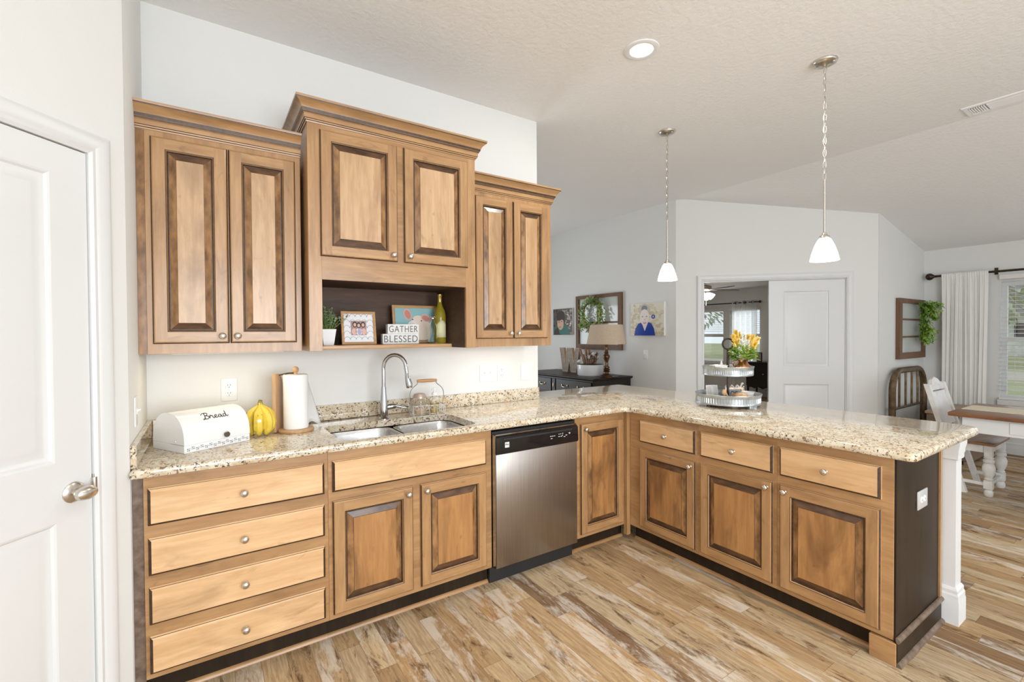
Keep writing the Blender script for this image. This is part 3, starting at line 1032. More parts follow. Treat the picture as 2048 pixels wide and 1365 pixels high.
def lid_pt(x, s, off=0.0012):
    """s = arc distance up the front of the lid"""
    acc = 0
    for i in range(len(prof) - 1):
        p, q = Vector(prof[i]), Vector(prof[i + 1])
        d = (q - p).length
        if acc + d >= s:
            t = (q - p) / d
            w = p + t * (s - acc)
            n_ = Vector((-t.y, t.x))
            return (x, w.x + n_.x * off, w.y + n_.y * off)
        acc += d
    return (x, prof[-1][0], prof[-1][1])


strokes = [[(0.55, 2.0), (0.42, 1.0), (0.25, 0.1), (-0.05, -0.12), (-0.2, 0.1)], [(-0.25, 1.45), (-0.05, 1.9), (0.5, 2.15), (1.05, 2.05), (1.2, 1.65), (0.85, 1.2), (0.45, 1.1), (0.95, 1.0), (1.25, 0.55), (0.9, 0.05), (0.4, 0.0), (0.05, 0.25)],
           [(1.3, 0.1), (1.55, 0.9), (1.65, 1.12), (1.75, 0.88), (2.0, 0.9), (2.02, 0.35), (2.2, 0.02), (2.45, 0.2)],
           [(2.45, 0.2), (2.85, 0.55), (3.0, 0.85), (2.8, 1.05), (2.55, 0.75), (2.55, 0.25), (2.85, 0.0), (3.2, 0.3)],
           [(4.0, 0.88), (3.65, 1.0), (3.38, 0.6), (3.42, 0.12), (3.75, 0.1), (4.0, 0.85), (3.98, 0.25), (4.15, 0.0), (4.4, 0.25)],
           [(5.05, 0.88), (4.7, 1.0), (4.45, 0.6), (4.48, 0.12), (4.8, 0.1), (5.08, 0.8), (5.22, 2.05), (5.1, 0.9), (5.08, 0.25), (5.28, 0.0), (5.55, 0.3)]]
lt = B()
for st in strokes:
    pts = spline([(a, b, 0) for a, b in st], 6)
    lt.tube([lid_pt(0.098 + p.x * 0.0192, 0.100 + p.y * 0.0165) for p in pts], 0.0016, 6)
lt.put('lettering', plain('letter_brown', (0.035, 0.025, 0.022), 0.5), r)

# bananas
r = thing('banana_bunch', 'bunch of four yellow bananas standing between bread box and paper towels', 'bananas', (1.312, -0.262, TOP))
g = G('banana_skin')
v = g.coord((1, 1, 1))
n1 = g.noise(v, 30, 4, 0.6)
n2 = g.noise(v, 90, 2, 0.5)
cc = g.ramp(n1, [(0.3, (0.72, 0.50, 0.045)), (0.7, (0.83, 0.63, 0.09))])
cc = g.mix(g.ramp(n2, [(0.68, 0.0), (0.74, 0.8)]), cc, (0.16, 0.08, 0.02))
g.p(Base_Color=cc, Roughness=0.4)
M['banana'] = g.mat
M['bstem'] = plain('banana_stem', (0.26, 0.20, 0.05), 0.5)
M['btip'] = plain('banana_tip', (0.05, 0.035, 0.02), 0.7)
for dx, dy, b0 in ((-0.048, 0.004, -0.9), (-0.012, -0.050, 0.2), (0.030, -0.040, 0.8), (0.050, 0.012, 1.0)):
    out = Vector((dx, dy, 0))
    P_ = [Vector((dx * 0.12, dy * 0.12, 0.162)), Vector((dx * 0.25, dy * 0.25, 0.142)), out * 0.62 + Vector((0, 0, 0.118)), out * 0.98 + Vector((0, 0, 0.085)), out * 1.02 + Vector((0, 0, 0.05)), out * 0.82 + Vector((0, 0, 0.02)), out * 0.66 + Vector((0, 0, 0.006))]
    pts = spline(P_, 4)
    N_ = len(pts)
    rad = []
    for i in range(N_):
        t = i / (N_ - 1)
        rad.append(0.0055 if t < 0.12 else min(0.0225, 0.006 + 0.07 * (t - 0.12)) if t < 0.5 else 0.0225 if t < 0.72 else 0.0225 * (1 - (t - 0.72) / 0.28 * 0.78))
    o = B().tube(pts, 0.02, 7, radii=rad).put('banana', M['banana'], r, smooth=50)
    B().cyl(pts[-1] + Vector((0, 0, -0.003)), pts[-1] + Vector((0, 0, 0.003)), 0.0055, 0.006, 7).put('tip', M['btip'], o)
    if dy == -0.050:
        B().lathe([(0.0005, -0.0012), (0.009, -0.001), (0.009, 0.002)], c=(out.x * 1.0 + 0.002, out.y - 0.0215, 0.083), axis='y', seg=12, ey=0.8).put('sticker', M['whitep'], o)
B().tube([(0, 0, 0.152), (0.001, 0, 0.163), (0.002, 0.002, 0.172)], 0.009, 10, radii=[0.013, 0.011, 0.009], m=0).put('stem', M['bstem'], r)
B().cyl((0.002, 0.002, 0.171), (0.0025, 0.002, 0.175), 0.0095, 0.008, 10).put('stem_end', M['btip'], r)

# paper towel holder and roll
lw = wood('light_wood', (0.62, 0.40, 0.22), (0.50, 0.30, 0.15), (0.34, 0.18, 0.08), 'z', 0.3, 0.45, 0.0)
r = thing('paper_towel_holder', 'wooden upright paper towel holder with a ball finial, beside the bananas', 'paper towel holder', (1.478, -0.245, TOP))
B().lathe([(0.001, 0.0), (0.083, 0.0), (0.086, 0.004), (0.086, 0.012), (0.082, 0.016), (0.001, 0.016)], seg=40).put('base', lw, r)
B().cyl((0, 0, 0.016), (0, 0, 0.305), 0.009, seg=12).put('rod', lw, r)
B().sph((0, 0, 0.318), 0.017, seg=18, n=10).put('finial', lw, r)
bp_ = [(-0.052, 0.0), (0.052, 0.0), (0.052, 0.20)] + [(0.052 - 0.07 * (1 - math.cos(a)), 0.225 + 0.07 * math.sin(a)) for a in [PI / 2 * k / 6 for k in range(7)]] + [(-0.052, 0.295)]
bd = B().prism(bp_, -0.009, 0.009, 'y', bev=0.002)
bd.xf(Matrix.Translation((-0.080, 0.040, 0.004)) @ Matrix.Rotation(math.radians(64), 4, 'Z'))
bd.put('back_board', lw, r)
B().tube([(-0.078, 0.04, 0.290), (-0.03, 0.015, 0.300), (0.0, 0.0, 0.301)], 0.004, 8).put('arm', M['bronze'], r)
pt = G('paper_towel')
nn_ = pt.noise(pt.coord((1, 1, 1), rnd=False), 160, 2)
pt.p(Base_Color=(0.90, 0.90, 0.89, 1), Roughness=0.9)
pt.bump(nn_, 0.15, 0.003)
r = thing('paper_towel_roll', 'white roll of paper towels with a loose sheet hanging on the right', 'paper towels', (1.478, -0.245, TOP + 0.017))
B().lathe([(0.012, 0.0), (0.058, 0.0), (0.0595, 0.004), (0.0595, 0.272), (0.058, 0.276), (0.012, 0.276)], seg=40).put('roll', pt.mat, r, smooth=40)
sh = B()
lp = []
for k in range(9):
    t = k / 8
    z = 0.275 - 0.015 * t * t if False else None
    top_ = Vector((0.0605 + 0.010 * t, 0.010 + 0.050 * t, 0.262 - 0.03 * t))
    bot = Vector((0.0605 + 0.062 * t + 0.02 * t * t, 0.010 + 0.085 * t, 0.012 + 0.010 * math.sin(t * 5) - 0.012 * t))
    lp.append([top_ + (bot - top_) * s for s in [q / 8 for q in range(9)]])
sh.rings(lp, closed=False, cap0=False, cap1=False)
so = sh.put('loose_sheet', pt.mat, r, smooth=60)
so.modifiers.new('thickness', 'SOLIDIFY').thickness = 0.0012

# wire soap caddy with jar candle and soap pump
r = thing('wire_caddy', 'white wire caddy with a wooden carrying handle behind the sink', 'caddy', (2.228, -0.195, TOP), -0.12)
wm = varied('rusted_white_wire', (0.55, 0.50, 0.44), (0.78, 0.76, 0.72), 60, 0.5)
cw = B()
hx, hy = 0.098, 0.056
for z in (0.004, 0.066):
    cw.tube([(-hx, -hy, z), (hx, -hy, z), (hx, hy, z), (-hx, hy, z)], 0.0022, 6, closed=True)
for x in (-hx, -hx / 2, 0, hx / 2, hx):
    for y in (-hy, hy):
        cw.tube([(x, y, 0.004), (x, y, 0.066)], 0.0018, 6)
    cw.tube([(x, -hy, 0.004), (x, hy, 0.004)], 0.0016, 6)
for y in (-hy / 3, hy / 3):
    for x in (-hx, hx):
        cw.tube([(x, y, 0.004), (x, y, 0.066)], 0.0018, 6)
cw.put('basket', wm, r)
for y in (-hy, hy):
    bw = B()
    for k in range(6):
        a = -hx + 0.018 + k * 0.032
        bw.tube([(a + 0.011 * math.cos(q), y * 1.04, 0.052 + 0.011 * math.sin(q)) for q in [2 * PI * i / 12 for i in range(12)]], 0.0014, 5, closed=True)
    bw.put('scrollwork', wm, r)
dkw = varied('dark_wire', (0.12, 0.10, 0.08), (0.4, 0.37, 0.33), 40, 0.4, 0.6)
for s in (-1, 1):
    B().tube(spline([(s * hx, 0, 0.06), (s * (hx + 0.008), 0, 0.13), (s * (hx - 0.004), 0, 0.165), (s * 0.066, 0, 0.190), (s * 0.058, 0, 0.200), (s * 0.056, 0, 0.212)], 5), 0.0022, 8).put('handle_wire', dkw, r)
B().tube([(-0.062, 0, 0.212), (-0.03, 0, 0.212), (0.03, 0, 0.212), (0.062, 0, 0.212)], 0.01, 12, radii=[0.008, 0.0105, 0.0105, 0.008]).put('handle', plain('handle_wood', (0.55, 0.29, 0.13), 0.45), r)
ca, sa = math.cos(-0.12), math.sin(-0.12)
cp_ = lambda x, y: (2.228 + x * ca - y * sa, -0.195 + x * sa + y * ca, TOP + 0.006)
r = thing('candle_jar', 'lidded glass candle jar in the left half of the wire caddy', 'candle jar', cp_(-0.047, 0))
jg = glass('jar_glass', (0.97, 0.96, 0.93), 0.0, 1.25)
B().lathe([(0.001, 0.0), (0.036, 0.0), (0.040, 0.006), (0.040, 0.085), (0.036, 0.095), (0.036, 0.102), (0.033, 0.102), (0.037, 0.083), (0.037, 0.008), (0.001, 0.004)], seg=28).put('jar', jg, r)
B().lathe([(0.001, 0.0055), (0.0362, 0.0095), (0.0362, 0.050), (0.001, 0.052)], seg=24).put('wax', plain('wax', (0.70, 0.50, 0.34), 0.6), r)
B().lathe([(0.034, 0.1025), (0.042, 0.103), (0.042, 0.112), (0.034, 0.128), (0.012, 0.133), (0.001, 0.133)], seg=28).put('lid', varied('lid_pink', (0.45, 0.34, 0.28), (0.55, 0.45, 0.40), 30, 0.35, 0.5), r)
r = thing('soap_bottle', 'clear soap pump bottle with white pump in the right half of the caddy', 'soap bottle', cp_(0.047, 0))
B().lathe([(0.001, 0.0), (0.030, 0.0), (0.033, 0.005), (0.033, 0.085), (0.026, 0.102), (0.014, 0.108), (0.014, 0.113), (0.011, 0.113), (0.012, 0.106), (0.030, 0.084), (0.030, 0.006), (0.001, 0.003)], seg=26, ey=0.75).put('bottle', jg, r)
B().lathe([(0.001, 0.0045), (0.0292, 0.0075), (0.0292, 0.068), (0.001, 0.069)], seg=22, ey=0.74).put('soap', plain('soap_amber', (0.72, 0.55, 0.22), 0.3, Transmission_Weight=0.4), r)
sp = B().lathe([(0.001, 0.1135), (0.017, 0.1135), (0.017, 0.130), (0.009, 0.136), (0.005, 0.140), (0.005, 0.150), (0.010, 0.151), (0.010, 0.158), (0.001, 0.160)], seg=20)
sp.tube([(0, 0, 0.154), (-0.02, -0.018, 0.155), (-0.028, -0.025, 0.150)], 0.005, 8)
sp.put('pump', M['whitep'], r)


# wall plates
def plate(label, x, z, kinds, gang_w=0.046):
    r = thing('outlet' if kinds == ['o'] else 'light_switch', label, 'outlet' if kinds == ['o'] else 'light switch', (x, 0, z))
    n = len(kinds)
    w = 0.074 + (n - 1) * gang_w
    B().box(-w / 2, w / 2, -0.006, -0.0003, -0.060, 0.060, bev=0.003, seg=2).put('cover_plate', M['whitep'], r)
    for i, k in enumerate(kinds):
        cx = (i - (n - 1) / 2) * gang_w
        if k == 'o':
            for dz in (-0.021, 0.021):
                b = B().lathe([(0.001, -0.0085), (0.015, -0.0085), (0.0165, -0.006), (0.0165, -0.004)], c=(cx, 0, dz), axis='y', seg=18)
                for dx in (-0.006, 0.006):
                    b.box(cx + dx - 0.001, cx + dx + 0.001, -0.0089, -0.0080, dz - 0.001, dz + 0.008, m=1)
                b.lathe([(0.0024, -0.0089), (0.0024, -0.008)], c=(cx, 0, dz - 0.008), axis='y', seg=8, m=1)
                b.put('socket', [M['whitep'], M['blackm']], r)
        else:
            b = B().box(cx - 0.005, cx + 0.005, -0.008, -0.005, -0.012, 0.012)
            b.prism([(-0.006, -0.004), (-0.020, 0.006), (-0.020, 0.010), (-0.006, 0.006)], cx - 0.0035, cx + 0.0035, 'x')
            b.put('toggle', M['whitep'], r)
    return r


plate('white outlet on the sink wall above the bread box', 1.192, 1.141, ['o'])
plate('double white switch plate on the sink wall, right of the tap', 2.770, 1.146, ['s', 's'])
plate('white outlet on the sink wall between two switch plates', 2.893, 1.144, ['o'])
plate('single white switch at the free end of the sink wall', 3.102, 1.137, ['s'])
r = plate('white switch seen edge-on on the left return wall', 0, 1.123, ['s'])
r.location = (0.849, -0.48, 1.123)
r.rotation_euler = (0, 0, PI / 2)


# niche
SH = UZ + 0.0262


def at(x, z, y):
    """points measured at y=-0.2 carried to depth y along the sight line"""
    k = (y + 2.877) / 2.677
    return 1.085 + (x - 1.085) * k, 1.424 + (z - 1.424) * k


lf1 = varied('sage_leaf', (0.20, 0.30, 0.14), (0.42, 0.52, 0.33), 12, 0.5)
lf2 = varied('fresh_leaf', (0.10, 0.22, 0.03), (0.30, 0.46, 0.08), 8, 0.45)
lf3 = varied('olive_leaf', (0.13, 0.19, 0.04), (0.36, 0.44, 0.14), 8, 0.5)
random.seed(11)
r = thing('potted_plant', 'small sage green plant in a white pot at the left of the niche', 'plant', (1.640, -0.24, SH))
B().rings([[(x * s, y * s, z) for x, y in ((-1, -1), (1, -1), (1, 1), (-1, 1))] for s, z in ((0.026, 0.0), (0.037, 0.085), (0.033, 0.085), (0.030, 0.07))]).put('pot', M['whitep'], r, smooth=20)
fb, stb = B(), B()
for k in range(26):
    a = random.uniform(0, 2 * PI)
    tilt = random.uniform(0.1, 0.85)
    L = random.uniform(0.07, 0.125)
    d = Vector((math.cos(a) * math.sin(tilt) * (0.75 if math.cos(a) < 0 else 1.1), math.sin(a) * math.sin(tilt) * 0.8, math.cos(tilt)))
    p0 = Vector((math.cos(a) * 0.012, math.sin(a) * 0.012, 0.07))
    p1 = p0 + d * L
    stb.tube([p0, p1], 0.0012, 5)
    for q in range(5):
        pp = p0.lerp(p1, 0.35 + 0.16 * q)
        for s in (-1, 1):
            dd = (d * 0.5 + Vector((random.uniform(-1, 1), random.uniform(-1, 1), random.uniform(-0.3, 0.6)))).normalized()
            fb.leaf(pp, dd, (0, 0, 1), random.uniform(0.016, 0.026), random.uniform(0.011, 0.016))
stb.put('stem', lf2, r)
fb.put('leaf', lf1, r, smooth=60)


def lean(r, y, ang):
    pass


fw_ = wood('frame_wood', (0.66, 0.42, 0.22), (0.55, 0.32, 0.15), (0.4, 0.22, 0.1), 'x', 0.2, 0.45, 0.0)


def ellipse(b, cx, cz, rx, rz, y, m, seg=20, ang=0.0, th=0.0006):
    ca_, sa_ = math.cos(ang), math.sin(ang)
    pts = []
    for k in range(seg):
        q = 2 * PI * k / seg
        u, v_ = rx * math.cos(q), rz * math.sin(q)
        pts.append((cx + u * ca_ - v_ * sa_, cz + u * sa_ + v_ * ca_))
    b.prism(pts, y - th, y, 'y', m)


def picture_frame(label, x, y, w, h, fwid, tilt, yaw=0.0, mats=None):
    r = thing('picture_frame', label, 'picture', (x, y, SH), rot=(-tilt, 0, yaw))
    b = B().sweep([(-w / 2, 0), (-w / 2, h), (w / 2, h), (w / 2, 0)], [(0, 0), (0, -0.014), (fwid * 0.5, -0.017), (fwid, -0.012), (fwid, 0)], lambda u, v_, q: (u, q, v_), closed=True)
    b.put('frame', mats or fw_, r, smooth=25)
    B().box(-w / 2 + 0.004, w / 2 - 0.004, 0.0002, 0.006, 0.004, h - 0.004).put('backing', M['blackm'], r)
    return r


PC = {k: plain('print_' + k, v, 0.45) for k, v in dict(white=(0.78, 0.78, 0.80), pink=(0.72, 0.42, 0.36), rose=(0.62, 0.25, 0.20), cream=(0.80, 0.66, 0.55), dune=(0.62, 0.53, 0.36), pale=(0.82, 0.77, 0.64), teal=(0.28, 0.52, 0.55), skin=(0.66, 0.42, 0.31),
                                                    hair=(0.035, 0.022, 0.018), lilac=(0.40, 0.38, 0.55), grey=(0.25, 0.27, 0.30), sand=(0.72, 0.64, 0.48), blue=(0.012, 0.055, 0.40), fair=(0.90, 0.80, 0.77),
                                                    blond=(0.62, 0.56, 0.46), leafdark=(0.10, 0.09, 0.07), stone=(0.42, 0.36, 0.32), green=(0.03, 0.16, 0.13), mauve=(0.35, 0.22, 0.22), lip=(0.55, 0.18, 0.16)).items()}
PK = list(PC)
PM = [PC[k] for k in PK]
ix = PK.index
x, z = at(1.811, 1.40, -0.22)
r = picture_frame('small square wooden frame holding a photo of three people with a scalloped white mat', x, -0.245, 0.188, 0.185, 0.013, 0.16)
b = B().box(-0.082, 0.082, -0.006, 0.0, 0.012, 0.173, m=ix('white'))
for i in range(5):
    for j_ in range(5):
        cx, cz = -0.064 + i * 0.032, 0.028 + j_ * 0.032
        pts = [(cx + 0.0155 * math.cos(q), -0.0066, cz + 0.0155 * math.sin(q)) for q in [PI * k / 8 for k in range(9)]]
        b.tube(pts, 0.0009, 4, m=ix('grey'))
b.put('mat', PM, r)
b = B().box(-0.042, 0.042, -0.0085, -0.0062, 0.052, 0.132, m=ix('mauve'))
for cx, cz, s in ((-0.021, 0.112, 1), (0.0, 0.108, 1.0), (0.024, 0.111, 1)):
    ellipse(b, cx, cz, 0.0125, 0.017, -0.0086, ix('hair'))
    ellipse(b, cx, cz - 0.002, 0.0075, 0.010, -0.0093, ix('skin'))
for cx, rx, cl in ((-0.026, 0.014, 'pink'), (0.027, 0.013, 'pink'), (0.0, 0.019, 'white'), (0.002, 0.011, 'lilac')):
    ellipse(b, cx, 0.071, rx, 0.0185 if cl != 'white' else 0.0188, -0.0093 if cl != 'lilac' else -0.010, ix(cl))
b.put('photo', PM, r)

x, z = at(2.157, 1.5, -0.10)
r = picture_frame('painting of a pink pig on teal in a wooden frame, leaning behind the word blocks', x, -0.105, 0.296, 0.238, 0.017, 0.14)
b = B().box(-0.132, 0.132, -0.006, 0.0, 0.016, 0.222, m=ix('teal'))
ellipse(b, 0.045, 0.085, 0.062, 0.070, -0.0062, ix('cream'), 24)
ellipse(b, 0.02, 0.12, 0.05, 0.056, -0.0068, ix('cream'), 24)
ellipse(b, -0.050, 0.182, 0.026, 0.037, -0.0074, ix('pink'), 20, 0.35)
ellipse(b, -0.048, 0.180, 0.018, 0.029, -0.0080, ix('rose'), 20, 0.35)
ellipse(b, 0.072, 0.160, 0.034, 0.024, -0.0074, ix('pink'), 20, -0.4)
ellipse(b, 0.072, 0.158, 0.025, 0.016, -0.0080, ix('rose'), 20, -0.4)
ellipse(b, -0.022, 0.113, 0.030, 0.026, -0.0080, ix('white'), 20, 0.2)
ellipse(b, -0.026, 0.112, 0.024, 0.020, -0.0086, ix('cream'), 20, 0.2)
for cx, cz in ((-0.036, 0.113), (-0.016, 0.110), ):
    ellipse(b, cx, cz, 0.004, 0.006, -0.0092, ix('mauve'))
for cx, cz in ((-0.018, 0.149), (0.040, 0.141)):
    ellipse(b, cx, cz, 0.0045, 0.004, -0.0092, ix('hair'))
b.put('painting', PM, r)


def block(label, x0, x1, z0, z1, y, txt):
    a, _ = at(x0, 1.4, y)
    c_, _ = at(x1, 1.4, y)
    w, h = c_ - a, z1 - z0
    r = thing('word_block', label, 'sign', ((a + c_) / 2, y, z0))
    B().box(-w / 2, w / 2, 0, 0.036, 0, h, bev=0.0012).put('block', [varied('block_white', (0.72, 0.72, 0.70), (0.83, 0.83, 0.81), 40, 0.6), ], r)
    me = text_mesh(txt, 0.047, 0.0005, 'lettering', 1.10)
    xs = [v.co.x for v in me.vertices]
    s = (w - 0.016) / (max(xs) - min(xs))
    ys = [v.co.y for v in me.vertices]
    s2 = (h * 0.68) / (max(ys) - min(ys))
    me.transform(Matrix.Translation((-(max(xs) + min(xs)) / 2, -(max(ys) + min(ys)) / 2, 0)))
    me.transform(Matrix.Scale(s, 4, (1, 0, 0)) @ Matrix.Scale(s2, 4, (0, 1, 0)))
    me.materials.append(plain('letter_grey', (0.13, 0.13, 0.13), 0.6))
    O('lettering', me, r, (0, -0.0004, h / 2), (PI / 2, 0, 0))
    return r


block('lower white word block reading BLESSED on the niche shelf', 1.953, 2.176, SH, SH + 0.0585, -0.245, 'BLESSED')
block('upper white word block reading GATHER, stacked on the lower block', 1.983, 2.177, SH + 0.059, SH + 0.1150, -0.243, 'GATHER')

x, _ = at(2.335, 1.5, -0.16)
r = thing('wine_bottle', 'yellow-green wine bottle with a cream label at the right of the niche', 'bottle', (x - 0.02, -0.16, SH))
g = G('wine_glass'); g.p(Base_Color=(0.42, 0.33, 0.03, 1), Roughness=0.05, Transmission_Weight=0.35, IOR=1.4)
B().lathe([(0.001, 0.004), (0.034, 0.0), (0.038, 0.006), (0.038, 0.175), (0.034, 0.20), (0.020, 0.232), (0.0145, 0.25), (0.0140, 0.295), (0.0155, 0.297), (0.0155, 0.306), (0.001, 0.307)], seg=30).put('bottle', g.mat, r)
B().lathe([(0.0147, 0.258), (0.0147, 0.294), (0.0162, 0.2965), (0.0162, 0.307), (0.001, 0.3078)], seg=24).put('capsule', plain('capsule_gold', (0.45, 0.33, 0.09), 0.3, 0.6), r)
lb = []
for k in range(13):
    a = -PI / 2 - 0.95 + 1.9 * k / 12
    lb.append([(0.0386 * math.cos(a), 0.0386 * math.sin(a), z_) for z_ in (0.035, 0.075, 0.115, 0.120 + 0.022 * math.cos((k - 6) / 6 * PI / 2))])
lab = B().rings(lb, closed=False, cap0=False, cap1=False)
lo = lab.put('label', plain('label_cream', (0.72, 0.68, 0.40), 0.5), r)
lo.modifiers.new('thickness', 'SOLIDIFY').thickness = 0.0006
x, _ = at(2.257, 1.45, -0.21)
r = thing('glass_bottle', 'small clear glass bottle in front of the pig painting', 'bottle', (x + 0.008, -0.215, SH))
cg = glass('bottle_glass', (0.93, 0.97, 0.97), 0.02, 1.2)
B().lathe([(0.001, 0.0), (0.026, 0.0), (0.029, 0.006), (0.029, 0.095), (0.024, 0.115), (0.012, 0.135), (0.011, 0.158), (0.014, 0.160), (0.014, 0.165), (0.010, 0.165), (0.009, 0.136), (0.021, 0.114), (0.0265, 0.094), (0.0265, 0.008), (0.001, 0.005)], seg=28).put('bottle', cg, r)
ex = B().lathe([(0.0145, 0.150), (0.0145, 0.156)], seg=16)
ex.tube([(0.0145, 0, 0.153), (0.02, -0.006, 0.165), (0.0, -0.012, 0.174)], 0.0012, 5)
ex.put('wire_clasp', M['nickel'], r)

# ------------------------------------------------------------------ ceiling fixtures
CE = H - 0.0005
lens = emit('downlight_lens', (1.0, 0.96, 0.90), 6.0)


def downlight(label, x, y, power):
    r = thing('recessed_light', label, 'ceiling light', (x, y, CE), 0, 'recessed ceiling lights')
    B().lathe([(0.098, 0.0), (0.097, -0.005), (0.085, -0.009), (0.066, -0.006), (0.064, 0.0)], seg=40).put('trim_ring', M['whitep'], r, smooth=60)
    B().lathe([(0.0635, -0.001), (0.0635, -0.004), (0.001, -0.0045)], seg=36).put('lens', lens, r)
    area_light('downlight_and_fill_lamp', (x, y, CE - 0.012), (0, 0, 0), 0.12, 0.12, power, (1.0, 0.97, 0.92), 'DISK')


downlight('round recessed light in the flat ceiling, glowing white', 3.187, -1.056, 9)
for x, y in ((2.1, -2.5), (3.3, -3.3), (1.6, -4.2)):  # unseen fill lamps without fixtures, added to light the kitchen
    l_ = bpy.data.lights.new('downlight_and_fill_lamp', 'AREA')
    l_.shape = 'DISK'; l_.size = 0.12; l_.energy = 7; l_.spread = math.radians(120); l_.color = (1.0, 0.97, 0.93)
    o_ = bpy.data.objects.new('downlight_and_fill_lamp', l_)
    COL.objects.link(o_)
    o_.location = (x, y, CE - 0.012)


def pendant(label, x, y, zb):
    r = thing('pendant_light', label, 'pendant light', (x, y, CE), 0, 'pendant lights over the peninsula')
    top = CE
    z = lambda a: a - top
    cn = B().lathe([(0.001, 0.0), (0.064, 0.0), (0.066, -0.006), (0.060, -0.016), (0.040, -0.024), (0.014, -0.028), (0.010, -0.034), (0.001, -0.036)], seg=32)
    cn.put('canopy', M['nickel'], r, smooth=50)
    for s in (-1, 1):
        B().sph((0, s * 0.046, -0.022), (0.007, 0.007, 0.005), seg=10, n=6).put('screw', M['nickel'], r)
    ch = B()
    z0, z1 = z(3.008), z(zb + 0.485)
    n = 19
    pitch = (z0 - z1) / n
    for i in range(n):
        cz = z0 - pitch * (i + 0.5)
        hl = pitch * 0.64
        pts = []
        for k in range(12):
            q = 2 * PI * k / 12
            a_, b_ = 0.0085 * math.cos(q), hl * math.sin(q)
            pts.append((a_, 0, cz + b_) if i % 2 else (0, a_, cz + b_))
        ch.tube(pts, 0.0017, 5, closed=True)
    ch.tube([(0.003, 0.002, z0), (-0.003, 0.003, (z0 + z1) / 2), (0.003, -0.002, z1)], 0.0014, 5)
    ch.put('chain', M['nickel'], r)
    B().cyl((0, 0, z(zb + 0.150)), (0, 0, z(zb + 0.487)), 0.0062, seg=12).put('rod', M['nickel'], r)
    B().lathe([(0.006, z(zb + 0.170)), (0.012, z(zb + 0.166)), (0.015, z(zb + 0.154)), (0.026, z(zb + 0.148)), (0.029, z(zb + 0.140)), (0.027, z(zb + 0.134)), (0.006, z(zb + 0.134))], seg=28).put('socket_cap', M['nickel'], r)
    gs = emit('pendant_glass', (1.0, 0.95, 0.87), 1.7)
    B().lathe([(0.026, z(zb + 0.136)), (0.036, z(zb + 0.124)), (0.054, z(zb + 0.085)), (0.068, z(zb + 0.04)), (0.077, z(zb)), (0.073, z(zb)), (0.064, z(zb + 0.04)), (0.050, z(zb + 0.083)), (0.032, z(zb + 0.120)), (0.022, z(zb + 0.13))], seg=36).put('shade', gs, r, smooth=60)
    bu = B().sph((0, 0, z(zb + 0.055)), (0.026, 0.026, 0.032), seg=14, n=9)
    bu.cyl((0, 0, z(zb + 0.08)), (0, 0, z(zb + 0.13)), 0.012, seg=10)
    bu.put('bulb', emit('bulb_glow', (1.0, 0.93, 0.82), 8.0), r)
    area_light('pendant_lamp', (x, y, zb + 0.015), (0, 0, 0), 0.11, 0.11, 4, (1.0, 0.92, 0.82), 'DISK')


pendant('pendant lamp with white bell shade nearer the foyer, over the far end of the peninsula', 4.203, -0.437, 1.850)
pendant('pendant lamp with white bell shade over the near half of the peninsula', 4.197, -1.577, 1.855)

M['ventw'] = plain('vent_white', (0.93, 0.93, 0.93), 0.4)
r = thing('air_vent', 'white ceiling air vent grille beside the ceiling crease', 'vent', (5.80, -2.15, CE))
B().sweep([(-0.105, -0.31), (-0.105, 0.31), (0.105, 0.31), (0.105, -0.31)], [(0, 0), (0, -0.004), (0.004, -0.008), (0.030, -0.008), (0.030, 0)], lambda u, v_, w_: (u, v_, w_), closed=True).put('frame', M['ventw'], r, smooth=20)
B().box(-0.065, 0.065, -0.275, 0.275, -0.002, -0.001).put('duct', M['blackm'], r)
b = B()
for k in range(7):
    for s in (-1, 1):
        yy = s * (0.195 + k * 0.0125 - 0.0)
        b.rings([[(-0.062, yy, -0.002), (0.062, yy, -0.002), (0.062, yy + 0.006, -0.009), (-0.062, yy + 0.006, -0.009)], [(-0.062, yy + 0.002, -0.002), (0.062, yy + 0.002, -0.002), (0.062, yy + 0.008, -0.009), (-0.062, yy + 0.008, -0.009)]])
for k in range(7):
    xx = -0.058 + k * 0.018
    b.rings([[(xx, -0.18, -0.002), (xx, 0.18, -0.002), (xx + 0.010, 0.18, -0.009), (xx + 0.010, -0.18, -0.009)], [(xx + 0.003, -0.18, -0.002), (xx + 0.003, 0.18, -0.002), (xx + 0.013, 0.18, -0.009), (xx + 0.013, -0.18, -0.009)]])
b.box(-0.064, 0.064, 0.18, 0.188, -0.009, -0.002).box(-0.064, 0.064, -0.188, -0.18, -0.009, -0.002)
b.put('louvres', M['ventw'], r)

# ------------------------------------------------------------------ tiered tray on the peninsula
TX, TY = 4.075, -1.035
ex_ = Vector((0.834, -0.552, 0))       # to the right as seen from the kitchen
ey_ = Vector((0.552, 0.834, 0))        # away
gal = varied('galvanised', (0.40, 0.44, 0.47), (0.58, 0.62, 0.64), 25, 0.36, 0.8)
r = thing('tiered_tray', 'two-tier galvanised metal tray stand with a ring handle on the peninsula', 'tray', (TX, TY, TOP))


def tray(z, rad, h):
    b = B()
    n = 288
    loops = []
    for q, zz_ in ((0.985, z), (1.0, z + 0.003), (1.0, z + 0.010), ('c', z + 0.014), ('c', z + h - 0.022), (1.0, z + h - 0.018), (1.012, z + h - 0.010), (1.028, z + h - 0.002), (1.034, z + h), (1.024, z + h + 0.002), (1.0, z + h - 0.006), (0.985, z + h - 0.016), (0.975, z + 0.004)):
        lp = []
        for k in range(n):
            a = 2 * PI * k / n
            rr_ = rad * ((1.0 if k % 4 < 2 else 0.972) if q == 'c' else q)
            lp.append((rr_ * math.cos(a), rr_ * math.sin(a), zz_))
        loops.append(lp)
    return b.rings(loops)


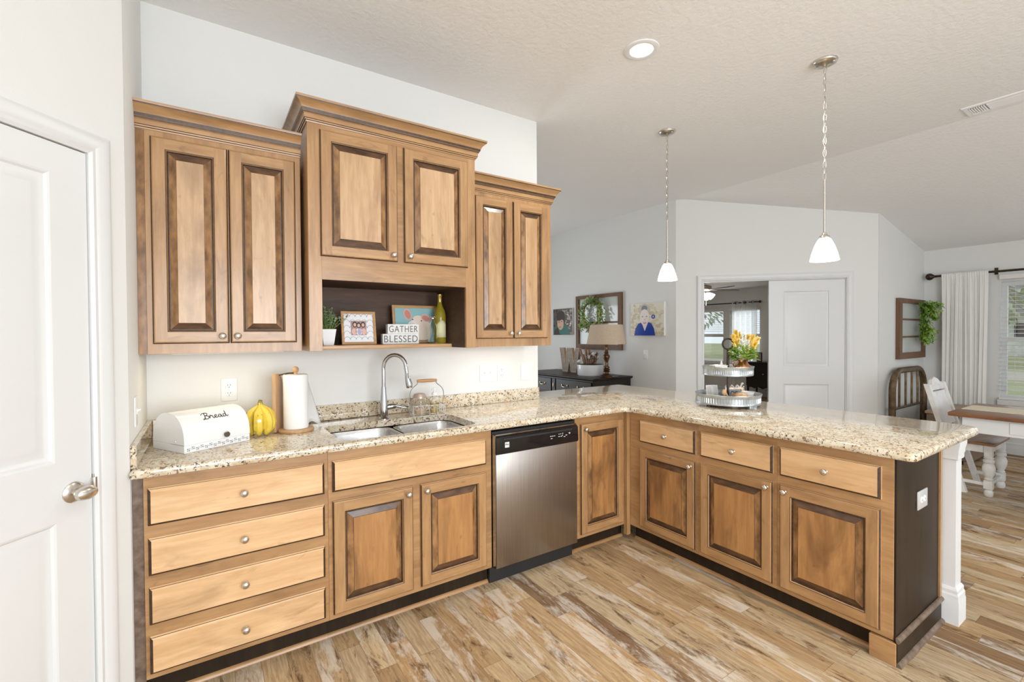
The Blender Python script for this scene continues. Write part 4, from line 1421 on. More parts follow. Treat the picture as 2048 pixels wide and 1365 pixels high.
tray(0.018, 0.203, 0.066).put('lower_tray', gal, r, smooth=35)
tray(0.208, 0.158, 0.060).put('upper_tray', gal, r, smooth=35)
B().lathe([(0.11, 0.0), (0.135, 0.0), (0.135, 0.018), (0.11, 0.018)], seg=40).put('foot_ring', M['bronze'], r)
B().cyl((0, 0, 0.022), (0, 0, 0.39), 0.0085, seg=12).put('pole', M['bronze'], r)
B().tube([(ex_.x * 0.036 * math.cos(q), ex_.y * 0.036 * math.cos(q), 0.420 + 0.036 * math.sin(q)) for q in [2 * PI * k / 28 for k in range(28)]], 0.006, 8, closed=True).put('ring_handle', M['bronze'], r)


def on(u, v_, z):
    p_ = Vector((TX, TY, 0)) + ex_ * u + ey_ * v_
    return (p_.x, p_.y, TOP + z)


AZ = math.atan2(-0.552, 0.834)
LT, UT = 0.0245, 0.2145
cop = varied('copper', (0.62, 0.27, 0.13), (0.78, 0.40, 0.22), 20, 0.16, 1.0)
random.seed(5)
r = thing('flower_arrangement', 'copper jug of yellow, white and green flowers on the upper tray', 'flowers', on(0.085, -0.03, UT), AZ)
jug = []
n = 64
jl = []
for rad, zz_ in ((0.030, 0.0), (0.048, 0.004), (0.056, 0.022), (0.056, 0.036), (0.046, 0.060), (0.034, 0.075), (0.030, 0.084), (0.038, 0.098), (0.035, 0.098), (0.028, 0.085), (0.030, 0.07)):
    jl.append([((rad * (1 + (0.03 * math.cos(16 * q) if 0.004 <= zz_ < 0.07 and rad > 0.031 else 0))) * math.cos(q), (rad * (1 + (0.03 * math.cos(16 * q) if 0.004 <= zz_ < 0.07 and rad > 0.031 else 0))) * math.sin(q), zz_) for q in [2 * PI * k / n for k in range(n)]])
B().rings(jl).put('jug', cop, r, smooth=50)
B().tube(spline([(-0.034, 0, 0.094), (-0.058, 0, 0.092), (-0.064, 0, 0.07), (-0.050, 0, 0.045)], 5), 0.004, 8).put('jug_handle', cop, r)
yel = varied('goldenrod', (0.80, 0.52, 0.05), (0.90, 0.70, 0.20), 30, 0.6)
whi = plain('white_petals', (0.82, 0.82, 0.74), 0.6)


def plume(base, tip, rad, mat, name, n=150):
    b = B()
    base, tip = Vector(base), Vector(tip)
    d = (tip - base).normalized()
    b.tube([Vector((0, 0, 0.09)), base.lerp(Vector((0, 0, 0.09)), 0.4), base, tip], 0.001, 5)
    for k in range(n):
        t = random.random() ** 0.8
        a = random.uniform(0, 2 * PI)
        side = d.cross(Vector((math.cos(a), math.sin(a), 0.3))).normalized()
        p_ = base.lerp(tip, t) + side * rad * (1 - t) * random.uniform(0.2, 1)
        b.leaf(p_, (d + side * 0.7), side.cross(d), random.uniform(0.014, 0.026), 0.008)
    b.put(name, mat, r, smooth=60)


for bx, by, bz, tx, ty, tz, rr_ in ((-0.030, 0.0, 0.185, -0.063, 0.0, 0.262, 0.020), (-0.025, 0.01, 0.205, -0.042, 0.01, 0.292, 0.018), (-0.012, 0.02, 0.19, -0.010, 0.03, 0.275, 0.017), (0.040, 0.0, 0.165, 0.066, -0.01, 0.258, 0.022),
                                    (0.050, 0.0, 0.155, 0.105, 0.0, 0.240, 0.020), (0.030, 0.02, 0.175, 0.050, 0.02, 0.255, 0.022), (0.045, 0.01, 0.14, 0.088, 0.01, 0.20, 0.022)):
    plume((bx, by, bz), (tx, ty, tz), rr_, yel, 'yellow_plume')
for bx, by, bz, tx, ty, tz in ((0.005, 0.0, 0.165, 0.012, 0.0, 0.262), (0.015, -0.01, 0.16, 0.030, -0.01, 0.225), (-0.005, -0.01, 0.16, -0.015, -0.01, 0.23)):
    plume((bx, by, bz), (tx, ty, tz), 0.020, whi, 'white_spray', 110)
b = B()
lime = varied('lime_leaf', (0.22, 0.40, 0.04), (0.52, 0.68, 0.10), 25, 0.5)
for k in range(230):
    a = random.uniform(0, 2 * PI); t_ = random.uniform(0, 1)
    rr_ = 0.022 + 0.055 * t_
    p_ = Vector((rr_ * math.cos(a), rr_ * math.sin(a) * 0.8, 0.095 + random.uniform(0, 0.085) * (1.1 - 0.4 * t_)))
    b.leaf(p_, Vector((math.cos(a), math.sin(a), random.uniform(-0.2, 1.0))), (0, 0, 1), random.uniform(0.028, 0.048), random.uniform(0.018, 0.030), m=random.choice((0, 0, 1)))
b.put('foliage', [lime, lf2], r, smooth=60)

r = thing('soap_book', 'small white and pink book lying flat on the upper tray', 'book', on(-0.083, -0.045, UT), AZ + 0.15)
B().box(-0.045, 0.045, -0.032, 0.032, 0.0, 0.058, bev=0.002).put('pages', varied('book_white', (0.78, 0.76, 0.74), (0.86, 0.85, 0.83), 60, 0.6), r)
B().box(-0.047, 0.047, -0.034, 0.034, 0.0582, 0.063, bev=0.001).put('cover', plain('cover_pink', (0.84, 0.74, 0.72), 0.5), r)
r = thing('cone_ornament', 'little white pointed paper ornament beside the tray pole', 'ornament', on(-0.030, 0.03, UT), AZ)
B().lathe([(0.026, 0.0), (0.003, 0.088), (0.001, 0.09)], seg=4).put('cone', M['whitep'], r, smooth=0)
# lower tray
r = thing('mini_book', 'open little white book with printed lines on the lower tray', 'book', on(-0.062, 0.085, LT), AZ)
for s, nm in ((-1, 'page'), (1, 'page')):
    b = B().box(0 if s > 0 else -0.042, 0.042 if s > 0 else 0, -0.004, 0.004, 0, 0.105)
    for k in range(8):
        b.box(s * 0.021 - 0.015, s * 0.021 + 0.015, -0.0046, -0.0039, 0.018 + k * 0.010, 0.0215 + k * 0.010, m=1)
    b.xf(Matrix.Rotation(-0.22, 4, 'X') @ Matrix.Rotation(s * 0.3, 4, 'Z'))
    b.put(nm, [plain('page_white', (0.80, 0.79, 0.75), 0.6), PC['stone']], r)
r = thing('picture_frame', 'tiny ornate silver picture frame on the lower tray', 'picture', on(0.095, 0.10, LT), AZ, rot=(-0.14, 0, AZ))
B().sweep([(-0.062, 0), (-0.062, 0.085), (0.062, 0.085), (0.062, 0)], [(0, 0), (0, -0.007), (0.014, -0.010), (0.016, 0)], lambda u, v_, w_: (u, w_, v_), closed=True).put('frame', varied('champagne', (0.60, 0.47, 0.33), (0.75, 0.63, 0.48), 60, 0.35, 0.5), r)
b = B().box(-0.048, 0.048, -0.004, 0.0, 0.014, 0.072, m=ix('grey'))
for cx in (-0.014, 0.014):
    ellipse(b, cx, 0.045, 0.012, 0.013, -0.0042, ix('hair'))
    ellipse(b, cx, 0.040, 0.010, 0.012, -0.0048, ix('skin'))
    ellipse(b, cx, 0.024, 0.015, 0.0095, -0.0048, ix('pink'))
b.put('photo', PM, r)
b = B()
for k in range(26):
    q = k / 25
    px_ = -0.062 + 0.124 * q
    b.sph((px_, -0.004, 0.088 + 0.010 * math.sin(q * 21) + (0.03 * max(0, q - 0.75) * 2)), random.uniform(0.004, 0.0075), seg=8, n=5)
for k in range(7):
    b.sph((0.066, -0.004, 0.010 + k * 0.013), random.uniform(0.005, 0.008), seg=8, n=5)
b.put('pebble_trim', varied('shell_beads', (0.5, 0.42, 0.36), (0.8, 0.75, 0.7), 50, 0.3), r)
r = thing('wooden_bowl', 'round rough woven tan ball resting in the lower tray', 'ornament', on(0.045, -0.085, LT))
g = varied('woven_tan', (0.42, 0.24, 0.12), (0.70, 0.48, 0.30), 55, 0.8, bump=0.5)
B().lathe([(0.001, 0.0), (0.030, 0.002), (0.050, 0.018), (0.054, 0.038), (0.045, 0.060), (0.025, 0.073), (0.001, 0.077)], seg=24).put('ball', g, r, smooth=60)
r.name = 'woven_ball'
r = thing('ramekin', 'small white ceramic dish at the right of the lower tray', 'dish', on(0.135, 0.0, LT))
B().lathe([(0.001, 0.0), (0.032, 0.0), (0.034, 0.004), (0.041, 0.062), (0.043, 0.066), (0.038, 0.066), (0.031, 0.006), (0.001, 0.005)], seg=30).put('dish', M['whitep'], r)
r = thing('wooden_scoop', 'wooden scoop standing against the tray pole on the lower tray', 'scoop', on(-0.035, -0.075, LT), AZ)
b = B().tube(spline([(0.022, -0.01, 0.004), (0.008, 0, 0.03), (-0.006, 0.004, 0.055), (-0.018, 0.008, 0.078)], 4), 0.008, 10, radii=None)
b.put('handle', plain('scoop_wood', (0.60, 0.34, 0.15), 0.5), r)
B().sph((-0.020, 0.008, 0.072), (0.016, 0.012, 0.022), seg=12, n=8).put('bowl', plain('scoop_wood_light', (0.66, 0.42, 0.22), 0.5), r)
r = thing('white_plate', 'stack of small white plates at the left of the lower tray', 'plates', on(-0.120, -0.01, LT))
for k in range(4):
    B().lathe([(0.001, 0.0), (0.030, 0.0), (0.058, 0.008), (0.058, 0.0105), (0.030, 0.004), (0.001, 0.004)], c=(0, 0, k * 0.011), seg=32).put('plate', M['whitep'], r)
r.name = 'plate_stack'
r = thing('glass_cup', 'clear little glass cup in front of the plates on the lower tray', 'cup', on(-0.075, -0.125, LT))
B().lathe([(0.001, 0.0), (0.020, 0.0), (0.026, 0.055), (0.024, 0.055), (0.018, 0.004), (0.001, 0.004)], seg=24).put('cup', jg, r)

# ------------------------------------------------------------------ foyer wall: dresser, lamp, art
bw_ = wood('black_brown_wood', (0.030, 0.022, 0.018), (0.018, 0.013, 0.011), (0.008, 0.006, 0.005), 'y', 0.3, 0.42, 0.0)
bw_.node_tree.nodes['Principled BSDF'].inputs['Specular IOR Level'].default_value = 0.3
DX, DY, DZ = 5.15, 1.43, 0.858
r = thing('dresser', 'black-brown dresser with brass handles against the foyer wall behind the peninsula', 'dresser', (DX, DY, 0))
B().rings([[(0.0 - i, -0.0 - i, z), (0.705, -0.0 - i, z), (0.705, 1.58 + i, z), (0.0 - i, 1.58 + i, z)] for i, z in ((0.0, DZ - 0.032), (0.010, DZ - 0.022), (0.016, DZ - 0.014), (0.016, DZ - 0.006), (0.008, DZ))]).put('top', bw_, r, smooth=25)
B().box(0.012, 0.70, 0.015, 1.565, 0.12, DZ - 0.0325, bev=0.003).put('body', bw_, r)
brass = varied('old_brass', (0.40, 0.30, 0.16), (0.58, 0.47, 0.30), 60, 0.3, 0.9)
for row, (z0, z1) in enumerate(((0.62, 0.805), (0.39, 0.60), (0.15, 0.37))):
    for y0, y1 in ((0.035, 0.735), (0.845, 1.545)):
        d = B().box(-0.004, 0.011, y0, y1, z0, z1, bev=0.004).put('drawer', bw_, r)
        for yy in (y0 + 0.19, y1 - 0.19):
            h_ = B().tube(spline([(-0.004, yy - 0.055, z0 + 0.105), (-0.020, yy - 0.045, z0 + 0.100), (-0.026, yy, z0 + 0.088), (-0.020, yy + 0.045, z0 + 0.100), (-0.004, yy + 0.055, z0 + 0.105)], 4), 0.005, 8)
            for s in (-1, 1):
                h_.sph((-0.008, yy + s * 0.058, z0 + 0.105), (0.006, 0.014, 0.018), seg=10, n=6)
            h_.put('handle', brass, d)
    b = B().box(-0.003, 0.011, 0.755, 0.825, z0, z1, bev=0.003)
    o = b.put('carved_panel', bw_, r)
    B().sph((-0.006, 0.79, (z0 + z1) / 2), (0.006, 0.013, 0.04), seg=10, n=7).put('rosette', brass, o)
for x in (0.04, 0.66):
    for y in (0.04, 1.54):
        B().lathe([(0.012, 0.0), (0.022, 0.02), (0.030, 0.119), (0.012, 0.1195)], c=(x, y, 0), seg=14).put('leg', bw_, r)

# wooden letter W
r = thing('wooden_letter', 'grey barnwood letter W standing on the dresser', 'letter', (5.60, 2.385, DZ), -PI / 2 - 0.05)
gw = wood('barnwood', (0.40, 0.35, 0.30), (0.28, 0.24, 0.20), (0.15, 0.12, 0.10), 'x', 0.5, 0.7, 0.0)
ed = plain('letter_edge', (0.50, 0.36, 0.22), 0.6)
Wp = [(-0.235, 0.35), (-0.145, 0.35), (-0.105, 0.155), (-0.058, 0.35), (0.058, 0.35), (0.105, 0.155), (0.145, 0.35), (0.235, 0.35), (0.160, 0.0), (0.042, 0.0), (0.0, 0.16), (-0.042, 0.0), (-0.160, 0.0)]
Wp = Wp[::-1]
b = B().prism(Wp, -0.02, 0.02, 'y')
b.put('face', gw, r, smooth=0)
b = B().sweep([tuple(p) for p in Wp[::-1]], [(0, -0.024), (0.010, -0.024), (0.010, 0.024), (0, 0.024)], lambda u, v_, w_: (u, w_, v_), closed=True)
b.xf(Matrix.Translation((0, 0, 0.011)))
b.put('edge_band', ed, r, smooth=0)

# enamel pot with sticks and cotton stems
random.seed(3)
r = thing('enamel_pot', 'white enamel pot holding brown sticks and cotton stems on the dresser', 'pot', (5.48, 1.835, DZ))
B().lathe([(0.001, 0.0), (0.165, 0.0), (0.175, 0.012), (0.176, 0.150), (0.170, 0.150), (0.168, 0.014), (0.001, 0.006)], seg=40).put('pot', enam, r, smooth=40)
B().lathe([(0.169, 0.151), (0.178, 0.149), (0.180, 0.156), (0.172, 0.159)], seg=40).put('rim', M['black'], r)
brn = varied('brown_stick', (0.13, 0.05, 0.02), (0.30, 0.13, 0.05), 20, 0.6)
cot = varied('cotton', (0.70, 0.66, 0.62), (0.85, 0.83, 0.80), 20, 0.9)
for k, (y0, y1, z1, x1) in enumerate(((0.10, 0.20, 0.29, -0.02), (0.07, 0.09, 0.31, 0.0), (0.05, 0.02, 0.30, 0.03), (0.10, 0.14, 0.23, 0.03))):
    B().box(-0.010, 0.010, -0.012, 0.012, 0, 1.0).xf(Matrix.Translation((0, y0 * 0.6, 0.05)) @ Matrix.Rotation(math.atan2(-(y1 - y0 * 0.6), z1), 4, 'X') @ Matrix.Scale(math.hypot(z1, y1 - y0 * 0.6), 4, (0, 0, 1))).put('stick', brn, r)
for k in range(14):
    a = random.uniform(-0.17, 0.02)
    tip = Vector((random.uniform(-0.08, 0.08), a * 1.15, random.uniform(0.20, 0.31)))
    b = B().tube(spline([(0, a * 0.4, 0.08), (tip.x * 0.4, a * 0.8, 0.17), tip], 4), 0.0045, 6)
    for q in range(5):
        dq = Vector((random.uniform(-1, 1), random.uniform(-1, 1), random.uniform(-0.2, 1))).normalized()
        b.leaf(tip, dq, (0, 0, 1), 0.045, 0.020)
    so_ = b.put('cotton_stem', brn, r)
    if k % 2 == 0:
        bb_ = B()
        for q in range(4):
            bb_.sph(tip + Vector((random.uniform(-.016, .016), random.uniform(-.016, .016), random.uniform(-.01, .02))), 0.021, seg=9, n=6)
        bb_.put('cotton_boll', cot, so_, smooth=60)
b = B().sph((0, 0.205, 0.185), (0.03, 0.035, 0.022), seg=10, n=7)
b.sph((0, 0.235, 0.175), (0.025, 0.025, 0.018), seg=10, n=7)
b.tube([(0, 0.12, 0.10), (0, 0.17, 0.17), (0, 0.205, 0.185)], 0.005, 6)
b.put('cotton_boll', cot, r, smooth=60)

# table lamp
brz = varied('lamp_bronze', (0.10, 0.055, 0.030), (0.24, 0.135, 0.075), 18, 0.32, 0.75)
r = thing('table_lamp', 'bronze turned table lamp with a beige pleated shade on the dresser', 'lamp', (5.43, 1.475, DZ))
B().lathe([(0.001, 0.0), (0.092, 0.0), (0.094, 0.010), (0.080, 0.018), (0.082, 0.028), (0.060, 0.040), (0.030, 0.052), (0.026, 0.066), (0.044, 0.074), (0.046, 0.082), (0.028, 0.090), (0.044, 0.098), (0.046, 0.107), (0.028, 0.116), (0.040, 0.124), (0.040, 0.134), (0.024, 0.150),
           (0.022, 0.20), (0.034, 0.235), (0.046, 0.262), (0.044, 0.282), (0.024, 0.305), (0.022, 0.312), (0.032, 0.320), (0.022, 0.330), (0.019, 0.40), (0.024, 0.412), (0.014, 0.42)], seg=30).put('base', brz, r, smooth=50)
B().cyl((0, 0, 0.42), (0, 0, 0.60), 0.008, seg=10).put('socket', brz, r)
g = G('linen_shade')
lv = g.noise(g.coord((1, 1, 1), rnd=False), 120, 2)
g.p(Base_Color=g.ramp(lv, [(0.3, sr(196, 174, 152)), (0.7, sr(214, 194, 172))]), Roughness=0.9)
sl_ = []
for rad, zz_ in ((0.252, 0.432), (0.254, 0.436), (0.254, 0.445), (0.248, 0.452), (0.208, 0.672), (0.206, 0.682), (0.203, 0.682), (0.246, 0.440)):
    sl_.append([((rad * (1 + (0.010 if k % 2 else 0) * (0.445 < zz_ < 0.68))) * math.cos(2 * PI * k / 90), (rad * (1 + (0.010 if k % 2 else 0) * (0.445 < zz_ < 0.68))) * math.sin(2 * PI * k / 90), zz_) for k in range(90)])
B().rings(sl_, cap0=False, cap1=False).put('lamp_shade', g.mat, r, smooth=20)
b = B()
for k in range(3):
    b.tube([(0, 0, 0.60), (0.203 * math.cos(k * 2.094), 0.203 * math.sin(k * 2.094), 0.672)], 0.002, 5)
b.put('shade_holder', brz, r)
B().tube(spline([(-0.01, -0.085, 0.006), (0.05, -0.17, 0.006), (0.15, -0.06, 0.006), (0.255, -0.03, 0.006)], 6), 0.003, 6).put('cord', M['blackm'], r)

# old window frame with wreath
ow = wood('old_oak', (0.22, 0.115, 0.055), (0.15, 0.075, 0.036), (0.06, 0.03, 0.015), 'z', 0.5, 0.55, 0.0)
WX = 5.879


def art(name, label, y0, y1, z0, z1, tilt=0.0):
    return thing(name, label, 'wall art', (WX, (y0 + y1) / 2, z0), rot=(0, tilt, 0)), (y1 - y0) / 2, z1 - z0


r, hw_, hh = art('window_frame', 'old brown four-pane window frame hung above the dresser', 1.605, 2.535, 1.195, 1.995)
r['category'] = 'wall decor'
b = B()
b.box(-0.04, -0.001, -hw_, -hw_ + 0.062, 0, hh).box(-0.04, -0.001, hw_ - 0.062, hw_, 0, hh).box(-0.04, -0.001, -hw_ + 0.062, hw_ - 0.062, 0, 0.075).box(-0.04, -0.001, -hw_ + 0.062, hw_ - 0.062, hh - 0.05, hh)
b.put('frame', ow, r)
b = B().box(-0.034, -0.006, -0.014, 0.014, 0.075, hh - 0.05).box(-0.034, -0.006, -hw_ + 0.062, hw_ - 0.062, hh * 0.49 - 0.012, hh * 0.49 + 0.012)
b.put('muntin', ow, r)
gp = G('old_pane'); gp.p(Base_Color=(0.62, 0.64, 0.62, 1), Roughness=0.08, Specular_IOR_Level=0.6)
b = B()
for a, c_ in ((-hw_ + 0.062, -0.014), (0.014, hw_ - 0.062)):
    for z0, z1 in ((0.075, hh * 0.49 - 0.012), (hh * 0.49 + 0.012, hh - 0.05)):
        b = B().box(-0.018, -0.014, a, c_, z0, z1)
        b.put('pane', gp.mat, r)
random.seed(21)
r = thing('wreath', 'round green leafy wreath hanging on the old window frame', 'wreath', (5.80, 2.13, 1.715))
b, tw = B(), B()
tw.tube([(0, 0.185 * math.cos(q), 0.185 * math.sin(q)) for q in [2 * PI * k / 32 for k in range(32)]], 0.012, 7, closed=True)
tw.tube([(0.03, 0.02, 0.19), (0.045, 0.01, 0.26)], 0.003, 5)
for k in range(420):
    q = random.uniform(0, 2 * PI)
    rad = 0.185 + random.gauss(0, 0.035)
    p_ = Vector((random.uniform(-0.045, 0.02), rad * math.cos(q), rad * math.sin(q)))
    d = Vector((random.uniform(-0.8, 0.2), math.cos(q) * random.uniform(-0.3, 1) - math.sin(q) * 0.7, math.sin(q) * random.uniform(-0.3, 1) + math.cos(q) * 0.7))
    b.leaf(p_, d, (-1, 0, 0), random.uniform(0.035, 0.075), random.uniform(0.020, 0.034), m=random.choice((0, 0, 1)))
for k in range(60):   # trailing sprigs lower left
    t_ = random.random()
    b.leaf((random.uniform(-0.03, 0.01), 0.10 + 0.16 * t_, -0.14 - 0.10 * t_ * random.random()), (random.uniform(-.5, .3), random.uniform(-1, 1), random.uniform(-1, .3)), (-1, 0, 0), 0.055, 0.028)
tw.put('twig_ring', brn, r)
b.put('leaf', [lf3, lf2], r, smooth=60)


def canvas(label, y0, y1, z0, z1, draw, bg, skew=0.0):
    w, h = y1 - y0, z1 - z0
    r = thing('canvas_print', label, 'photo print', (WX, y1, z0), -PI / 2)
    b = B().box(0, w, -0.026, -0.0005, 0, h)
    b.put('canvas', M['whitep'], r)
    b = B().box(0.0, w, -0.0275, -0.0262, 0, h, m=ix(bg))
    draw(b, w, h)
    b.put('print', PM, r)


def spots(b, x0, x1, z0, z1, n, cols, y, smin, smax, seed=1):
    rn = random.Random(seed)
    for _ in range(n):
        rx, rz = rn.uniform(smin, smax), rn.uniform(smin, smax) * 0.7
        ellipse(b, min(x1 - rx, max(x0 + rx, rn.uniform(x0, x1))), min(z1 - rz, max(z0 + rz, rn.uniform(z0, z1))), rx, rz, y - rn.uniform(0, 0.0004), ix(rn.choice(cols)), 9, rn.uniform(-0.3, 0.3))


def boy_blue(b, w, h):
    spots(b, 0, w, 0, h * 0.97, 150, ['sand', 'dune', 'pale', 'sand', 'dune'], -0.0275, 0.010, 0.040, 4)
    # shoulders and jersey cut off by the lower edge
    b.prism([(0.06, 0.0), (0.08, 0.09), (0.13, 0.155), (0.19, 0.175), (0.235, 0.09), (0.29, 0.175), (0.345, 0.155), (0.385, 0.09), (0.405, 0.0)], -0.0288, -0.0282, 'y', ix('blue'))
    b.prism([(0.185, 0.172), (0.232, 0.062), (0.240, 0.062), (0.292, 0.172)], -0.0289, -0.0283, 'y', ix('fair'))
    ellipse(b, 0.232, 0.325, 0.092, 0.088, -0.0292, ix('blond'), 24)
    ellipse(b, 0.232, 0.350, 0.050, 0.040, -0.0296, ix('grey'), 24)
    ellipse(b, 0.234, 0.235, 0.076, 0.105, -0.0298, ix('fair'), 28)
    for cx in (0.200, 0.268):
        ellipse(b, cx, 0.245, 0.013, 0.007, -0.0304, ix('grey'), 12)
    ellipse(b, 0.238, 0.165, 0.026, 0.013, -0.0304, ix('lip'), 14)
    ellipse(b, 0.238, 0.168, 0.019, 0.006, -0.0309, ix('white'), 12)
    ellipse(b, 0.237, 0.205, 0.010, 0.008, -0.0304, ix('pink'), 10)
    ellipse(b, 0.375, 0.240, 0.031, 0.027, -0.0298, ix('blue'), 16)
    ellipse(b, 0.375, 0.240, 0.018, 0.015, -0.0303, ix('lilac'), 12)


canvas('canvas photo of a smiling blond child in a blue shirt, right of the window frame', 0.903, 1.443, 1.398, 1.818, boy_blue, 'pale')


def boy_dark(b, w, h):
    spots(b, 0.12, w, 0, h * 0.97, 90, ['stone', 'leafdark', 'cream', 'mauve', 'stone'], -0.0275, 0.012, 0.032, 9)
    spots(b, 0.0, 0.2, 0, h * 0.97, 40, ['leafdark', 'hair', 'green'], -0.0277, 0.012, 0.032, 10)
    b.prism([(0.0, 0.0), (0.02, 0.10), (0.10, 0.16), (0.24, 0.19), (0.36, 0.13), (0.43, 0.0)], -0.0290, -0.0284, 'y', ix('green'))
    b.prism([(0.02, 0.0), (0.04, 0.08), (0.12, 0.13), (0.16, 0.02), (0.22, 0.0)], -0.0293, -0.0287, 'y', ix('hair'))
    ellipse(b, 0.19, 0.29, 0.105, 0.095, -0.0294, ix('hair'), 26, 0.15)
    ellipse(b, 0.185, 0.185, 0.080, 0.105, -0.0299, ix('skin'), 26, 0.12)
    b.prism([(0.10, 0.235), (0.11, 0.29), (0.19, 0.32), (0.27, 0.28), (0.275, 0.23), (0.22, 0.245), (0.16, 0.225)], -0.0306, -0.0300, 'y', ix('hair'))
    for cx, cz in ((0.150, 0.205), (0.215, 0.215)):
        ellipse(b, cx, cz, 0.014, 0.007, -0.0305, ix('hair'), 12)
    ellipse(b, 0.175, 0.125, 0.026, 0.011, -0.0305, ix('lip'), 14)
    ellipse(b, 0.178, 0.165, 0.011, 0.011, -0.0305, ix('pink'), 10)


canvas('canvas photo of a dark-haired child in green, left of the window frame', 2.634, 3.10, 1.410, 1.826, boy_dark, 'leafdark')
r = plate('white switch on the foyer wall below the child in blue', 0, 0, ['s'])
r.location = (5.88, 1.215, 1.15)
r.rotation_euler = (0, 0, -PI / 2)

# ------------------------------------------------------------------ dining corner
r = thing('window_frame', 'small old brown three-pane window frame on the alcove wall', 'wall decor', (8.34, -0.79, 1.10))
hw_, hh = 0.44, 0.725
b = B()
b.box(-hw_, -hw_ + 0.085, -0.042, -0.001, 0, hh).box(hw_ - 0.085, hw_, -0.042, -0.001, 0, hh).box(-hw_ + 0.085, hw_ - 0.085, -0.042, -0.001, 0, 0.075).box(-hw_ + 0.085, hw_ - 0.085, -0.042, -0.001, hh - 0.055, hh)
b.put('frame', ow, r)
b = B().box(-hw_ + 0.085, hw_ - 0.085, -0.032, -0.006, 0.255, 0.275).box(-hw_ + 0.085, hw_ - 0.085, -0.032, -0.006, 0.465, 0.485)
b.put('muntin', ow, r)
for z0, z1 in ((0.075, 0.255), (0.275, 0.465), (0.485, hh - 0.055)):
    B().box(-hw_ + 0.085, hw_ - 0.085, -0.018, -0.014, z0, z1).put('pane', gp.mat, r)
random.seed(9)
r = thing('hanging_greenery', 'bright green hanging leafy spray on the right side of the alcove frame', 'greenery', (8.50, -0.80, 1.56))
b, tw = B(), B()
for k in range(70):
    a = random.uniform(0, 2 * PI); zz_ = random.uniform(-0.30, 0.22)
    rad = random.uniform(0.03, 0.20)
    tip = Vector((rad * math.cos(a), -0.07 - abs(rad * math.sin(a)) * 1.1, zz_))
    st_ = Vector((0.0, -0.05, min(0.18, zz_ + 0.18)))
    tw.tube([st_, st_.lerp(tip, 0.6) + Vector((0, -0.02, 0.02)), tip], 0.0025, 4)
    for q in range(9):
        pp = st_.lerp(tip, random.uniform(0.35, 1.0))
        b.leaf(pp, (random.uniform(-1, 1), random.uniform(-1, 0.2), random.uniform(-1, 0.6)), (0, -1, 0.3), random.uniform(0.045, 0.075), random.uniform(0.025, 0.04), m=random.choice((0, 1, 1)))
tw.put('stem', lf2, r)
b.put('leaf', [varied('lime_hanging', (0.16, 0.32, 0.02), (0.42, 0.60, 0.08), 10, 0.45), lf2], r, smooth=60)

# iron headboard
r = thing('headboard', 'arched bronze iron bed headboard with thin spindles standing against the alcove wall', 'headboard', (7.60, -0.855, 0))
ir = varied('iron_bronze', (0.10, 0.065, 0.035), (0.22, 0.15, 0.085), 15, 0.4, 0.7)
pts = [(0.0, 0, 0.0), (0.0, 0, 0.4), (0.0, 0, 0.74)]
for k in range(1, 9):
    q = PI / 2 * k / 8
    pts.append((0.23 - 0.23 * math.cos(q), 0, 0.74 + 0.235 * math.sin(q)))
pts += [(1.03 - p[0], p[1], p[2]) for p in pts[::-1]]
B().tube(pts, 0.034, 14).put('tube_frame', ir, r, smooth=60)
B().cyl((0.03, 0, 0.540), (1.0, 0, 0.540), 0.014, seg=10).put('crossbar', ir, r)
for k in range(4):
    x = 0.215 + k * 0.20
    B().cyl((x, 0, 0.545), (x, 0, 0.95), 0.0115, seg=8).put('spindle', ir, r)

# low wooden chest
r = thing('chest', 'low rustic washed wood chest below the white curtain', 'chest', (7.81, -1.47, 0))
cw_ = wood('washed_wood', (0.52, 0.42, 0.31), (0.42, 0.31, 0.21), (0.25, 0.16, 0.10), 'x', 0.5, 0.65, 0.0)
B().box(-0.02, 0.87, -0.01, 0.38, 0.515, 0.545, bev=0.004).put('lid', cw_, r)
B().box(0, 0.85, 0.0, 0.37, 0.04, 0.5145, bev=0.004).put('body', wood('washed_front', (0.30, 0.21, 0.16), (0.22, 0.14, 0.10), (0.12, 0.07, 0.05), 'y', 0.5, 0.6, 0.0), r)
for x in (0.04, 0.81):
    for y in (0.04, 0.33):
        B().box(x - 0.025, x + 0.025, y - 0.025, y + 0.025, 0, 0.0395).put('foot', cw_, r)

# dining table
r = thing('dining_table', 'white dining table with a brown plank top under the window, running out of view', 'table', (6.26, -1.675, 0))
tt = wood('table_brown', (0.30, 0.135, 0.062), (0.22, 0.092, 0.042), (0.10, 0.04, 0.02), 'y', 0.5, 0.35, 0.2)
B().box(-0.035, 0.80, -1.80, 0.02, 0.728, 0.760, bev=0.005, seg=2).put('tabletop', tt, r)
b = B().box(0.01, 0.03, -1.72, -0.06, 0.605, 0.7275).box(0.735, 0.755, -1.72, -0.06, 0.605, 0.7275).box(0.06, 0.71, -0.05, -0.03, 0.605, 0.7275).box(0.06, 0.71, -1.75, -1.73, 0.605, 0.7275)
b.box(0.004, 0.0095, -0.85, -0.33, 0.625, 0.715, bev=0.002)
b.put('apron', M['white'], r)
TL = [(0.030, 0.0), (0.034, 0.03), (0.026, 0.05), (0.034, 0.07), (0.045, 0.16), (0.050, 0.30), (0.036, 0.42), (0.030, 0.46), (0.042, 0.48), (0.030, 0.50)]
for x, y in ((0.035, -0.60), (0.73, -0.60), (0.035, -1.745), (0.73, -1.745)):
    if True:
        B().lathe(TL, c=(x, y, 0), seg=18).box(x - 0.04, x + 0.04, y - 0.04, y + 0.04, 0.50, 0.727).put('leg', M['white'], r)
r = thing('table_runner', 'cream woven runner along the middle of the dining table', 'table runner', (6.66, -1.68, 0.7603))
b = B()
lp = []
